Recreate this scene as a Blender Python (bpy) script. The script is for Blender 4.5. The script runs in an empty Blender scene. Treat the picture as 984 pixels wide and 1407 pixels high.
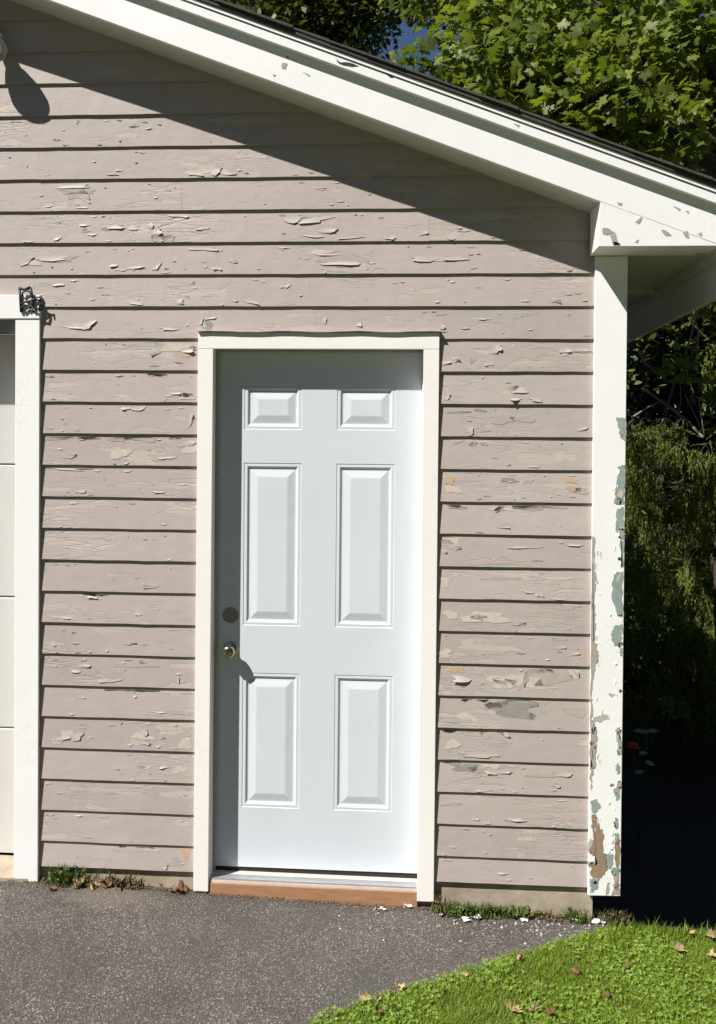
import bpy, bmesh, math, random
import numpy as np
from mathutils import Vector, Matrix, noise as mn

random.seed(7)
rng = np.random.default_rng(11)
scn = bpy.context.scene
COL = scn.collection

# ------------------------------------------------------------------ camera
F = 1200.0                     # focal length in photo pixels (photo 984 x 1407)
PCX, PCY = 492.0, 632.44       # principal point (the photograph is a crop)
YAW, PIT, ROL = -0.061749, -0.015128, 0.009054
CAM = Vector((0.0, -3.38387, 1.76524))
_fw = Vector((math.sin(YAW)*math.cos(PIT), math.cos(YAW)*math.cos(PIT), math.sin(PIT)))
_r0 = Vector((math.cos(YAW), -math.sin(YAW), 0)); _u0 = _r0.cross(_fw)
_r = _r0*math.cos(ROL) + _u0*math.sin(ROL); _u = -_r0*math.sin(ROL) + _u0*math.cos(ROL)
cd = bpy.data.cameras.new('camera'); cam = bpy.data.objects.new('camera', cd); COL.objects.link(cam)
cd.sensor_fit = 'VERTICAL'; cd.sensor_height = 36.0; cd.sensor_width = 36.0*984/1407
cd.lens = F/1407*36.0; cd.shift_y = -(703.5-PCY)/1407
cd.clip_start = 0.05; cd.clip_end = 500
M = Matrix.Identity(4)
for i in range(3):
    M[i][0] = _r[i]; M[i][1] = _u[i]; M[i][2] = -_fw[i]; M[i][3] = CAM[i]
cam.matrix_world = M
scn.camera = cam

# ------------------------------------------------------------------ light
TX, TZ = 1.13, 1.72            # shadow run right / down per metre of projection
sdir = Vector((-TX, -1.0, TZ)).normalized()     # towards the sun
world = bpy.data.worlds.new('World'); scn.world = world; world.use_nodes = True
wn = world.node_tree; bg = wn.nodes['Background']
sky = wn.nodes.new('ShaderNodeTexSky'); sky.sky_type = 'NISHITA'; sky.sun_disc = False
sky.sun_elevation = math.asin(sdir.z); sky.sun_rotation = math.atan2(sdir.x, sdir.y)
sky.ozone_density = 3.0; sky.dust_density = 0.1; sky.air_density = 0.8; sky.altitude = 500
wn.links.new(sky.outputs[0], bg.inputs[0]); bg.inputs[1].default_value = 0.05
sl = bpy.data.lights.new('sun', 'SUN'); sl.energy = 5.0; sl.angle = math.radians(0.53); sl.color = (1.0, 0.965, 0.915)
so = bpy.data.objects.new('sun', sl); COL.objects.link(so)
so.rotation_euler = sdir.to_track_quat('Z', 'Y').to_euler(); so.location = (-6, -8, 9)
scn.view_settings.view_transform = 'Standard'; scn.view_settings.look = 'None'
scn.view_settings.exposure = 0.50; scn.view_settings.gamma = 1.0
scn.view_settings.use_curve_mapping = False

# ------------------------------------------------------------------ helpers
def W(px, py, Y=0.0):
    """the point at depth plane y = Y seen at photo pixel (px, py)"""
    v = _fw*F + _r*(px-PCX) - _u*(py-PCY)
    return CAM + v*((Y-CAM.y)/v.y)

def G(px, py, z=None):
    """the ground point seen at a photo pixel"""
    v = _fw*F + _r*(px-PCX) - _u*(py-PCY)
    zz = -0.02 if z is None else z
    for _ in range(6):
        p = CAM + v*((zz-CAM.z)/v.z)
        if z is not None: break
        zz = terrain(p.x, p.y)
    return p

def sm(a, b, t):
    t = min(1, max(0, (t-a)/(b-a))); return t*t*(3-2*t)

def terrain(x, y):
    base = -0.0185 - 0.028*min(3.0, max(-3.0, x))
    drop = sm(-0.05, 0.75, y)*sm(0.50, 0.86, x)  # bank added behind the garage corner so the ground there falls into shade
    return base*(1-drop) - (0.66 + .17*min(6.5, max(0, y-.75)))*drop

def mesh_obj(name, verts, faces, mat=None, parent=None, smooth=False, loc=None):
    me = bpy.data.meshes.new(name)
    if loc is not None:
        verts = [(v[0]-loc[0], v[1]-loc[1], v[2]-loc[2]) for v in verts]
    me.from_pydata([tuple(v) for v in verts], [], faces); me.update()
    if mat: me.materials.append(mat)
    if smooth: me.polygons.foreach_set('use_smooth', [True]*len(me.polygons))
    o = bpy.data.objects.new(name, me); COL.objects.link(o)
    if loc is not None: o.location = loc
    if parent: o.parent = parent
    return o

def np_obj(name, V, T, mat, parent=None, loc=(0, 0, 0), smooth=False):
    V = np.asarray(V, dtype=np.float32) - np.asarray(loc, dtype=np.float32); T = np.asarray(T, dtype=np.int32)
    me = bpy.data.meshes.new(name); k = T.shape[1]
    me.vertices.add(len(V)); me.vertices.foreach_set('co', V.ravel())
    me.loops.add(T.size); me.loops.foreach_set('vertex_index', T.ravel())
    me.polygons.add(len(T)); me.polygons.foreach_set('loop_start', np.arange(len(T), dtype=np.int32)*k)
    me.polygons.foreach_set('loop_total', np.full(len(T), k, dtype=np.int32))
    if smooth: me.polygons.foreach_set('use_smooth', np.ones(len(T), dtype=bool))
    me.update(calc_edges=True); me.validate()
    me.materials.append(mat)
    o = bpy.data.objects.new(name, me); COL.objects.link(o); o.location = loc
    if parent: o.parent = parent
    return o

class MB:
    def __init__(s): s.v = []; s.f = []
    def add(s, vs, fs):
        b = len(s.v); s.v += [tuple(p) for p in vs]; s.f += [tuple(i+b for i in q) for q in fs]; return s
    def box(s, x0, x1, y0, y1, z0, z1):
        return s.add([(x0,y0,z0),(x1,y0,z0),(x1,y1,z0),(x0,y1,z0),(x0,y0,z1),(x1,y0,z1),(x1,y1,z1),(x0,y1,z1)],
                     [(0,3,2,1),(4,5,6,7),(0,1,5,4),(1,2,6,5),(2,3,7,6),(3,0,4,7)])
    def hexa(s, p):    # 8 points, same order as box
        return s.add(p, [(0,3,2,1),(4,5,6,7),(0,1,5,4),(1,2,6,5),(2,3,7,6),(3,0,4,7)])
    def tube(s, pts, rad, n=6, cap=True):
        pts = [Vector(p) for p in pts]; rs = rad if isinstance(rad, (list, tuple)) else [rad]*len(pts)
        b = len(s.v); up = Vector((0.3, 0.2, 1)).normalized()
        for i, p in enumerate(pts):
            d = (pts[min(i+1, len(pts)-1)]-pts[max(i-1, 0)]).normalized()
            a = d.cross(up)
            if a.length < 1e-4: a = d.cross(Vector((1, 0, 0)))
            a.normalize(); c = d.cross(a)
            for k in range(n):
                t = 2*math.pi*k/n
                s.v.append(tuple(p + (a*math.cos(t)+c*math.sin(t))*rs[i]))
        for i in range(len(pts)-1):
            for k in range(n):
                k2 = (k+1) % n
                s.f.append((b+i*n+k, b+i*n+k2, b+(i+1)*n+k2, b+(i+1)*n+k))
        if cap:
            s.f.append(tuple(b+k for k in range(n))[::-1]); e = b+(len(pts)-1)*n
            s.f.append(tuple(e+k for k in range(n)))
        return s
    def lathe(s, prof, c, ax, n=28):
        """prof: (distance along axis, radius)"""
        ax = Vector(ax).normalized(); a = ax.orthogonal().normalized(); q = ax.cross(a); c = Vector(c); b = len(s.v)
        for (h, r) in prof:
            for k in range(n):
                t = 2*math.pi*k/n; s.v.append(tuple(c+ax*h+(a*math.cos(t)+q*math.sin(t))*r))
        for i in range(len(prof)-1):
            for k in range(n):
                k2 = (k+1) % n; s.f.append((b+i*n+k, b+i*n+k2, b+(i+1)*n+k2, b+(i+1)*n+k))
        s.f.append(tuple(b+k for k in range(n))[::-1]); e = b+(len(prof)-1)*n; s.f.append(tuple(e+k for k in range(n)))
        return s
    def obj(s, name, mat, parent=None, smooth=False, loc=None, bevel=0):
        o = mesh_obj(name, s.v, s.f, mat, parent, smooth, loc)
        if bevel:
            m = o.modifiers.new('bevel', 'BEVEL'); m.width = bevel; m.segments = 2; m.limit_method = 'ANGLE'
        return o

def tag(o, label, cat, group=None):
    o['label'] = label; o['category'] = cat
    if group: o['group'] = group
    return o
def empty(name, loc=(0, 0, 0)):
    o = bpy.data.objects.new(name, None); COL.objects.link(o); o.location = loc; o.empty_display_size = .1; return o
def kind(o, k): o['kind'] = k; return o

# ------------------------------------------------------------------ materials
class NT:
    def __init__(s, name):
        s.m = bpy.data.materials.new(name); s.m.use_nodes = True; s.t = s.m.node_tree; s.b = s.t.nodes['Principled BSDF']
        s.out = s.t.nodes['Material Output']
    def n(s, typ, **kw):
        o = s.t.nodes.new('ShaderNode'+typ)
        for k, v in kw.items():
            if hasattr(o, k): setattr(o, k, v)
        return o
    def l(s, a, b): s.t.links.new(a, b)
    def pos(s, scale=(1, 1, 1), off=(0, 0, 0)):
        g = s.n('NewGeometry'); m = s.n('Mapping'); m.inputs['Scale'].default_value = scale; m.inputs['Location'].default_value = off
        s.l(g.outputs['Position'], m.inputs['Vector']); return m.outputs[0]
    def noise(s, vec, scale, detail=4, rough=.55, dist=0):
        o = s.n('TexNoise'); s.l(vec, o.inputs['Vector']); o.inputs['Scale'].default_value = scale
        o.inputs['Detail'].default_value = detail; o.inputs['Roughness'].default_value = rough; o.inputs['Distortion'].default_value = dist
        return o.outputs['Fac']
    def vor(s, vec, scale, feature='F1', rnd=1):
        o = s.n('TexVoronoi'); o.feature = feature; s.l(vec, o.inputs['Vector']); o.inputs['Scale'].default_value = scale
        o.inputs['Randomness'].default_value = rnd; return o
    def ramp(s, fac, stops):
        o = s.n('ValToRGB'); e = o.color_ramp.elements
        while len(e) < len(stops): e.new(.5)
        for i, (p, c) in enumerate(stops):
            e[i].position = p; e[i].color = (c, c, c, 1) if not isinstance(c, tuple) else (*c, 1)
        s.l(fac, o.inputs[0]); return o.outputs[0]
    def math(s, op, a, b=0.0):
        o = s.n('Math'); o.operation = op
        for i, v in enumerate((a, b)):
            if isinstance(v, (int, float)): o.inputs[i].default_value = v
            else: s.l(v, o.inputs[i])
        return o.outputs[0]
    def mix(s, fac, a, b, typ='MIX'):
        o = s.n('Mix'); o.data_type = 'RGBA'; o.blend_type = typ
        for sock, v in ((o.inputs[0], fac), (o.inputs[6], a), (o.inputs[7], b)):
            if isinstance(v, (int, float)): sock.default_value = v
            elif isinstance(v, tuple): sock.default_value = (*v, 1)
            else: s.l(v, sock)
        return o.outputs[2]
    def bump(s, h, dist, strength=1.0, prev=None):
        o = s.n('Bump'); o.inputs['Distance'].default_value = dist; o.inputs['Strength'].default_value = strength
        s.l(h, o.inputs['Height'])
        if prev is not None: s.l(prev, o.inputs['Normal'])
        return o.outputs[0]
    def fin(s, col=None, rough=.6, nrm=None, metal=0.0, spec=None):
        if col is not None:
            if isinstance(col, tuple): s.b.inputs['Base Color'].default_value = (*col, 1)
            else: s.l(col, s.b.inputs['Base Color'])
        if isinstance(rough, (int, float)): s.b.inputs['Roughness'].default_value = rough
        else: s.l(rough, s.b.inputs['Roughness'])
        if nrm is not None: s.l(nrm, s.b.inputs['Normal'])
        s.b.inputs['Metallic'].default_value = metal
        if spec is not None: s.b.inputs['Specular IOR Level'].default_value = spec
        return s.m

def mat_taupe():
    s = NT('taupe_paint')
    base = (.438, .377, .342)
    p1 = s.pos((1, 1, 1)); ps = s.pos((1, 1, 4.0))
    big = s.noise(p1, 1.6, 3); fine = s.noise(ps, 9, 5, .6)
    oi = s.n('ObjectInfo')
    v = s.math('ADD', s.math('MULTIPLY', big, .34), s.math('MULTIPLY', fine, .20))
    v = s.math('ADD', v, s.math('MULTIPLY', oi.outputs['Random'], .12))
    val = s.math('ADD', v, .66)
    c = s.mix(1.0, base, s.ramp(s.math('MULTIPLY', val, .5), [(0, 0.0), (1, 2.0)]), 'MULTIPLY')
    # faint pinkish / greyish drift
    hue = s.noise(s.pos((1, 1, 1), (7, 3, 1)), .9, 2)
    c = s.mix(s.ramp(hue, [(.35, 0.0), (.65, .35)]), c, (.440, .364, .338))
    # chipping: clusters of small missing flakes, drawn out along the board
    area = s.noise(s.pos((1.0, 1, 2.2), (2.3, 0, 5.1)), 2.6, 4, .62)
    warp = s.n('VectorMath'); warp.operation = 'ADD'
    nz = s.n('TexNoise'); nz.inputs['Scale'].default_value = 26; s.l(p1, nz.inputs['Vector'])
    sc = s.n('VectorMath'); sc.operation = 'SCALE'; sc.inputs[3].default_value = .45; s.l(nz.outputs['Color'], sc.inputs[0])
    s.l(s.pos((6, 1, 42)), warp.inputs[0]); s.l(sc.outputs[0], warp.inputs[1])
    cell = s.vor(warp.outputs[0], 1.0)
    sep = s.n('SeparateColor'); s.l(cell.outputs['Color'], sep.inputs[0])
    chip = s.math('GREATER_THAN', s.math('ADD', s.math('MULTIPLY', sep.outputs[0], .30), area), .765)
    tone = s.ramp(sep.outputs[1], [(.0, (.40, .35, .31)), (.45, (.52, .45, .39)), (.8, (.56, .48, .40)), (1, (.34, .33, .32))])
    c = s.mix(s.math('MULTIPLY', chip, .55), c, tone)
    # hairline cracks along the grain
    edge = s.vor(s.pos((5, 1, 55), (1, 0, 3)), 1.0, 'DISTANCE_TO_EDGE')
    crk = s.math('MULTIPLY', s.ramp(edge.outputs[0], [(0, 1.0), (.05, 0.0)]), s.ramp(area, [(.5, 0.0), (.66, 1.0)]))
    c = s.mix(s.math('MULTIPLY', crk, .30), c, (.22, .19, .17))
    # dirt that gathers in broad streaks
    dirt = s.noise(s.pos((1.2, 1, 7), (4, 2, 2)), 3.5, 5, .65)
    c = s.mix(s.ramp(dirt, [(.56, 0.0), (.80, .25)]), c, (.30, .27, .25))
    n1 = s.bump(s.noise(s.pos((6, 1, 120)), 3, 4, .6), .0006, .5)
    n2 = s.bump(s.math('SUBTRACT', 1.0, chip), .0016, 1.0, n1)
    n3 = s.bump(s.math('SUBTRACT', 1.0, crk), .0012, .8, n2)
    n4 = s.bump(s.noise(p1, 14, 3), .0035, .5, n3)
    return s.fin(c, s.math('ADD', .48, s.math('MULTIPLY', fine, .2)), n4, spec=.35)

def mat_white(name, col, dirt=.12, grain=True, rough=.5, chips=False):
    s = NT(name)
    a = s.noise(s.pos((1, 1, 1), (3, 1, 8)), 3.5, 5, .6)
    c = s.mix(s.ramp(a, [(.45, 0.0), (.85, dirt*3)]), col, tuple(v*.78 for v in col))
    sp = s.noise(s.pos((1, 1, 1)), 60, 2)
    c = s.mix(s.ramp(sp, [(.70, 0.0), (.76, dirt*2.5)]), c, (.42, .40, .36))
    if chips:
        w = s.vor(s.pos((20, 20, 34), (.4, .1, .9)), 1.0); sep = s.n('SeparateColor'); s.l(w.outputs['Color'], sep.inputs[0])
        ar = s.noise(s.pos((1, 1, 1), (9, 4, 2)), 3.2, 4, .6)
        chip = s.math('GREATER_THAN', s.math('ADD', s.math('MULTIPLY', sep.outputs[0], .25), ar), .84)
        c = s.mix(chip, c, (.45, .43, .40))
    n = s.bump(s.noise(s.pos((30, 30, 3) if grain else (1, 1, 1)), 4 if grain else 40, 4), .0006, .5)
    if chips: n = s.bump(s.math('SUBTRACT', 1.0, chip), .0008, .8, n)
    if grain:
        ck = s.vor(s.pos((26, 26, 26), (1, 2, 3)), 1.0, 'DISTANCE_TO_EDGE'); am = s.noise(s.pos((1, 1, 1), (6, 6, 1)), 2.2, 4, .65)
        line = s.math('MULTIPLY', s.ramp(ck.outputs[0], [(0, 1.0), (.035, 0.0)]), s.ramp(am, [(.54, 0.0), (.68, 1.0)]))
        c = s.mix(s.math('MULTIPLY', line, dirt*4), c, (.40, .38, .34)); n = s.bump(s.math('SUBTRACT', 1.0, line), .0008, .6, n)
    n = s.bump(s.noise(s.pos(), 6, 2), .004, .35, n)
    return s.fin(c, rough, n, spec=.4)

def mat_plain(name, col, rough=.6, var=.25, scale=20, metal=0.0, bump=.001, stretch=(1, 1, 1), col2=None):
    s = NT(name)
    a = s.noise(s.pos(stretch), scale, 5, .6)
    c2 = col2 or tuple(max(0, v*(1-var)) for v in col)
    c = s.mix(s.ramp(a, [(.35, 0.0), (.68, 1.0)]), col, c2)
    n = s.bump(s.noise(s.pos(stretch), scale*2.5, 4), bump, .6)
    return s.fin(c, rough, n, metal)

def mat_asphalt():
    s = NT('asphalt')
    p = s.pos()
    stone = s.vor(p, 210); sep = s.n('SeparateColor'); s.l(stone.outputs['Color'], sep.inputs[0])
    st2 = s.vor(s.pos((1, 1, 1), (3, 5, 0)), 120); sep2 = s.n('SeparateColor'); s.l(st2.outputs['Color'], sep2.inputs[0])
    c = s.ramp(sep.outputs[0], [(0, (.060, .053, .046)), (.45, (.092, .081, .071)), (.80, (.135, .121, .108)), (.94, (.19, .173, .155)), (1, (.31, .29, .26))])
    big = s.math('MULTIPLY', s.math('GREATER_THAN', sep2.outputs[1], .86), s.math('LESS_THAN', st2.outputs['Distance'], .38))
    c = s.mix(big, c, (.36, .34, .31))
    br = s.math('MULTIPLY', s.math('GREATER_THAN', sep2.outputs[0], .93), s.math('LESS_THAN', st2.outputs['Distance'], .40))
    c = s.mix(br, c, (.20, .13, .08))
    patch = s.noise(p, 2.2, 5, .65)
    c = s.mix(s.ramp(patch, [(.38, .50), (.62, 0.0)]), c, (.055, .050, .046))
    vd = s.n('VectorMath'); vd.operation = 'LENGTH'; s.l(s.pos((1.9, 5.0, 0), (2.15, .45, 0)), vd.inputs[0])
    dm = s.math('ADD', vd.outputs['Value'], s.math('MULTIPLY', s.noise(p, 14, 4), .5))
    c = s.mix(s.ramp(dm, [(.35, .5), (.75, 0.0)]), c, (.20, .165, .12))
    sy = s.n('SeparateXYZ'); s.l(p, sy.inputs[0])
    wl = s.math('ADD', sy.outputs[1], s.math('MULTIPLY', s.noise(p, 18, 4), .10))
    c = s.mix(s.ramp(wl, [(0, 0.0), (.06, .7)]), c, (.13, .10, .07))
    d2 = s.noise(s.pos((1, 1, 1), (5, 1, 0)), 5, 5, .7)
    c = s.mix(s.ramp(d2, [(.5, 0.0), (.8, .45)]), c, (.145, .115, .085))
    st = s.noise(s.pos((1, 1, 1), (8, 3, 0)), .9, 4, .6)
    c = s.mix(s.ramp(st, [(.42, 0.0), (.62, .14)]), c, (.135, .122, .108))
    n = s.bump(s.math('SUBTRACT', 1.0, stone.outputs['Distance']), .0028, .9)
    n = s.bump(s.noise(p, 9, 4), .008, .5, n)
    return s.fin(c, .85, n, spec=.3)

def mat_leaf(name, c1, c2, c3, trans=.35, rough=.5, tone=1.4):
    s = NT(name)
    g = s.n('NewGeometry')
    c = s.ramp(g.outputs['Random Per Island'], [(0, c1), (.5, c2), (.86, c3), (1, c1)])
    d = s.noise(s.pos(), tone, 3)
    c = s.mix(s.ramp(d, [(.35, .35), (.6, 0.0)]), c, tuple(v*.7 for v in c1))
    s.fin(c, rough, None, spec=.35)
    t = s.n('BsdfTranslucent'); s.l(s.mix(1.0, c, (1.25, 1.3, .6), 'MULTIPLY'), t.inputs['Color'])
    m = s.n('MixShader'); m.inputs[0].default_value = trans
    s.l(s.b.outputs[0], m.inputs[1]); s.l(t.outputs[0], m.inputs[2]); s.l(m.outputs[0], s.out.inputs['Surface'])
    return s.m

TAUPE = mat_taupe()
FLAKE = mat_plain('lifted_taupe_paint', (.465, .40, .362), .55, .12, 30, bump=.0004)
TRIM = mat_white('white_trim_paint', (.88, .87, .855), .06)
TRIM_OLD = mat_white('weathered_white_paint', (.88, .87, .85), .10, chips=True)
CASING = mat_white('new_white_casing', (.88, .84, .80), .04, rough=.45)
DOORM = mat_white('door_enamel', (.635, .676, .715), .06, False, .40)
GDOOR = mat_white('overhead_door_enamel', (.575, .56, .525), .10, False, .5)
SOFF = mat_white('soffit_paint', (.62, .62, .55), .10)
CREAM = mat_plain('cream_primer', (.565, .485, .405), .7, .15, 35)
GREYW = mat_plain('weathered_grey_wood', (.22, .21, .19), .85, .35, 8, stretch=(3, 3, 40), col2=(.33, .30, .27))
GREYC = mat_plain('old_grey_undercoat', (.41, .36, .315), .8, .12, 30)
TANW = mat_plain('bare_tan_wood', (.55, .39, .25), .8, .25, 8, stretch=(3, 3, 40))
TEAL = mat_plain('old_teal_paint', (.30, .37, .345), .65, .2, 30)
BROWNW = mat_plain('rotten_brown_wood', (.36, .245, .145), .9, .45, 14, stretch=(14, 14, 3), bump=.003, col2=(.24, .18, .13))
SILLW = mat_plain('raw_sill_lumber', (.43, .225, .115), .75, .3, 7, stretch=(2, 20, 30), col2=(.31, .165, .09))
ALU = mat_plain('threshold_metal', (.60, .62, .64), .38, .15, 25, metal=.55, bump=.0003)
PINKV = mat_plain('pale_vinyl_strip', (.72, .60, .52), .55, .1, 30)
RUBBER = mat_plain('black_rubber', (.015, .016, .018), .7, .3, 30)
BRASS = mat_plain('dull_brass', (.46, .42, .30), .22, .15, 30, metal=1.0, bump=.0002)
DARKM = mat_plain('dark_bronze', (.040, .036, .030), .55, .3, 40, metal=.3)
BRONZE = mat_plain('grey_bronze_plate', (.27, .26, .225), .6, .15, 40)
BLACKC = mat_plain('black_cable', (.03, .029, .028), .6, .4, 90)
CONC = mat_plain('foundation_concrete', (.46, .385, .30), .9, .3, 9, bump=.004, col2=(.30, .25, .17))
SHING = mat_plain('asphalt_shingle', (.085, .078, .068), .95, .45, 160, bump=.003, col2=(.045, .042, .038))
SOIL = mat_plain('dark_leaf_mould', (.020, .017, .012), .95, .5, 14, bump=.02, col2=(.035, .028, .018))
TURF = mat_plain('turf_soil', (.12, .15, .025), .95, .4, 25, bump=.01, col2=(.035, .030, .014))
ASPH = mat_asphalt()
GREYMETAL = mat_plain('grey_lamp_metal', (.42, .42, .41), .45, .15, 30, metal=.2)
BULB = mat_plain('frosted_lamp_glass', (.75, .75, .72), .2, .05, 20, bump=.0001)
BARK = mat_plain('tree_bark', (.085, .07, .055), .95, .5, 12, stretch=(6, 6, 1), bump=.02)
TWIG = mat_plain('dead_twig', (.26, .21, .155), .9, .3, 30)
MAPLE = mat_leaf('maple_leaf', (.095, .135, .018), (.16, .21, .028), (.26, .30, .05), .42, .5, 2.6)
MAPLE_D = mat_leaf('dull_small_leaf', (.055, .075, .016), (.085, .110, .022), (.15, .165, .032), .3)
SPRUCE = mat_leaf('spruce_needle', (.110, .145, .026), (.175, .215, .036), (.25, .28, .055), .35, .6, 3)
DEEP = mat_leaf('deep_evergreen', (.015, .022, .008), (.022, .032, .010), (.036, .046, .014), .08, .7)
GRASS = mat_leaf('grass_blade', (.155, .25, .015), (.20, .305, .018), (.29, .35, .05), .35, .5, 11)
CLOVER = mat_leaf('clover_leaf', (.16, .26, .028), (.225, .335, .040), (.33, .43, .09), .3, .5, 7)
WEED = mat_leaf('weed_leaf', (.06, .10, .02), (.095, .15, .025), (.16, .17, .05), .3, .55)
DRYW = mat_leaf('dry_weed', (.16, .12, .06), (.10, .10, .035), (.24, .17, .09), .2, .7)
DEADL = [mat_plain('dead_leaf_tan', (.44, .31, .18), .75, .3, 30), mat_plain('dead_leaf_brown', (.22, .11, .05), .75, .4, 30),
         mat_plain('dead_leaf_yellow', (.50, .38, .16), .75, .3, 30)]
CHIPW = mat_plain('white_paint_scrap', (.74, .73, .70), .6, .1, 30)
CHIPG = mat_plain('dirty_paint_chip', (.50, .49, .46), .7, .4, 60)
GRAV = mat_plain('pale_grit', (.30, .28, .25), .85, .4, 50)
REDF = mat_plain('red_orange_petal', (.88, .10, .02), .4, .1, 30)
STONE = mat_plain('pale_field_stone', (.42, .43, .36), .9, .3, 25, bump=.006)

# ------------------------------------------------------------------ ground
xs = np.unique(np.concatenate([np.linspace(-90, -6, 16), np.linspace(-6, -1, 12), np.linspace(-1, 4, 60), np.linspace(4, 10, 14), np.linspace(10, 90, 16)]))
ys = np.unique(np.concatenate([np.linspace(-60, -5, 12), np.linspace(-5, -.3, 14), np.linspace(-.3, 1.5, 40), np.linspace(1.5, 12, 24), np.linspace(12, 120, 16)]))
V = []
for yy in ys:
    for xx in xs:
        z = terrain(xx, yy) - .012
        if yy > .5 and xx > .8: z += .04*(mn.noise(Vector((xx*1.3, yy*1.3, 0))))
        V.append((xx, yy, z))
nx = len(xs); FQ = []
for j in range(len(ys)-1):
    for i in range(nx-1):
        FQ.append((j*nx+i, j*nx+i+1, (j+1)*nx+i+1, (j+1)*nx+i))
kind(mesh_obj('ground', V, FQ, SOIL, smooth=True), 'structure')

EDGE = [(-3.2, -4.2), (-2.0, -2.6), (-1.05, -1.52), (-.62, -1.12), (-.31, -.77), (-.13, -.625), (.035, -.515), (.20, -.43), (.33, -.335), (.44, -.27), (.54, -.21), (.63, -.155), (.70, -.11), (.76, -.05)]
def edge_x(y):     # x of the lawn edge at a given y
    for (a, b) in zip(EDGE[:-1], EDGE[1:]):
        if a[1] <= y <= b[1]:
            t = (y-a[1])/(b[1]-a[1]); return a[0]+(b[0]-a[0])*t + .012*math.sin(y*47)+.008*math.sin(y*113+1)
    return EDGE[0][0]+(y-EDGE[0][1])*.7 if y < EDGE[0][1] else .74
V = []; FQ = []
yl = list(np.linspace(-9, -2.6, 12)) + list(np.linspace(-2.5, -.05, 90)) + [-.03, 0.0, .03]
NXD = 44
for j, yy in enumerate(yl):
    x1 = edge_x(min(yy, -.03)) + .03
    for i in range(NXD+1):
        t = i/NXD; xx = -8 + (x1+8)*(t**.6)
        z = terrain(xx, yy) + .0025*mn.noise(Vector((xx*3, yy*3, 4)))
        z += .016*sm(.26, 0, math.hypot((xx+1.13)*.8, (yy+.07)*2.2))
        if yy > -.12: z -= .006*sm(-.12, 0, yy)*(.5+mn.noise(Vector((xx*9, 2, 0))))
        V.append((xx, yy, z))
for j in range(len(yl)-1):
    for i in range(NXD):
        FQ.append((j*(NXD+1)+i, j*(NXD+1)+i+1, (j+1)*(NXD+1)+i+1, (j+1)*(NXD+1)+i))
kind(mesh_obj('driveway', V, FQ, ASPH, smooth=True), 'structure')

def lawn_z(x, y):
    e = edge_x(min(y, -.03))
    return terrain(x, y) + .004 + .006*sm(0, .12, x-e) + .005*mn.noise(Vector((x*5, y*5, 1)))
V = []; FQ = []
yl2 = list(np.linspace(-9, -2.6, 10)) + list(np.linspace(-2.5, -.075, 60))
NXL = 46
for yy in yl2:
    x0 = edge_x(min(yy, -.03))
    for i in range(NXL+1):
        xx = x0 + (14-x0)*((i/NXL)**2.6)
        V.append((xx, yy, lawn_z(xx, yy)))
for j in range(len(yl2)-1):
    for i in range(NXL):
        FQ.append((j*(NXL+1)+i, j*(NXL+1)+i+1, (j+1)*(NXL+1)+i+1, (j+1)*(NXL+1)+i))
kind(mesh_obj('lawn', V, FQ, TURF, smooth=True), 'structure')

# ------------------------------------------------------------------ garage
garage = tag(empty('garage'), 'taupe clapboard garage with white trim, peeling paint and a low gable roof', 'garage')
ROW0, EXPO, LIP = 2.1846, .125, .0088
RS = .376                                    # roof slope
def zr(x): return 2.656 - RS*(x-.67)         # underside line of the rake
RIDGE = -2.9
def roof_x(z): return .67 - (z-2.656)/RS     # x where the rake underside has height z
def ysurf(z):
    k = math.floor((ROW0-z)/EXPO); zb = ROW0-(k+1)*EXPO
    return -LIP*(1-(z-zb)/EXPO)

BOARDS = []     # (row, x0, x1, object)
def clapboard(row, segs):
    """segs: list of (x0, x1, zb or None); one board, its lower edge may step over an opening"""
    zt, zb = ROW0-row*EXPO, ROW0-(row+1)*EXPO
    cols = []
    ph = random.uniform(0, 99)
    for (x0, x1, z0) in segs:
        n = max(1, int((x1-x0)/.05))
        for i in range(n+1):
            x = x0+(x1-x0)*i/n
            z = (zb if z0 is None else z0)
            z += .0016*mn.noise(Vector((x*7, ph, 0))) + .0007*mn.noise(Vector((x*40, ph, 2)))
            cols.append((x, z))
    V = []; FQ = []
    for (x, z) in cols:
        u = (z-zb)/EXPO
        yy = -LIP*(1-u) + .0016*mn.noise(Vector((x*2.2, ph, 5))) + .0006*mn.noise(Vector((x*23, ph, 7)))
        tx = x; bx = x
        # cut to the roof slope
        xm_t = roof_x(zt+.02-.10); xm_b = roof_x(z-.10)
        mir = lambda q: 2*RIDGE-q
        tx = max(min(x, xm_t), mir(xm_t)); bx = max(min(x, xm_b), mir(xm_b))
        V += [(bx, yy, z), (tx, .0012, zt+.018), (bx, .010, z)]
    for i in range(len(cols)-1):
        a, b = i*3, i*3+3
        FQ += [(a, b, b+1, a+1), (a, a+2, b+2, b)]
    e = (len(cols)-1)*3
    FQ += [(0, 1, 2), (e, e+2, e+1)]
    o = mesh_obj('clapboard', V, FQ, TAUPE, garage)
    BOARDS.append((row, cols[0][0], cols[-1][0], o))
    return o

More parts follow.
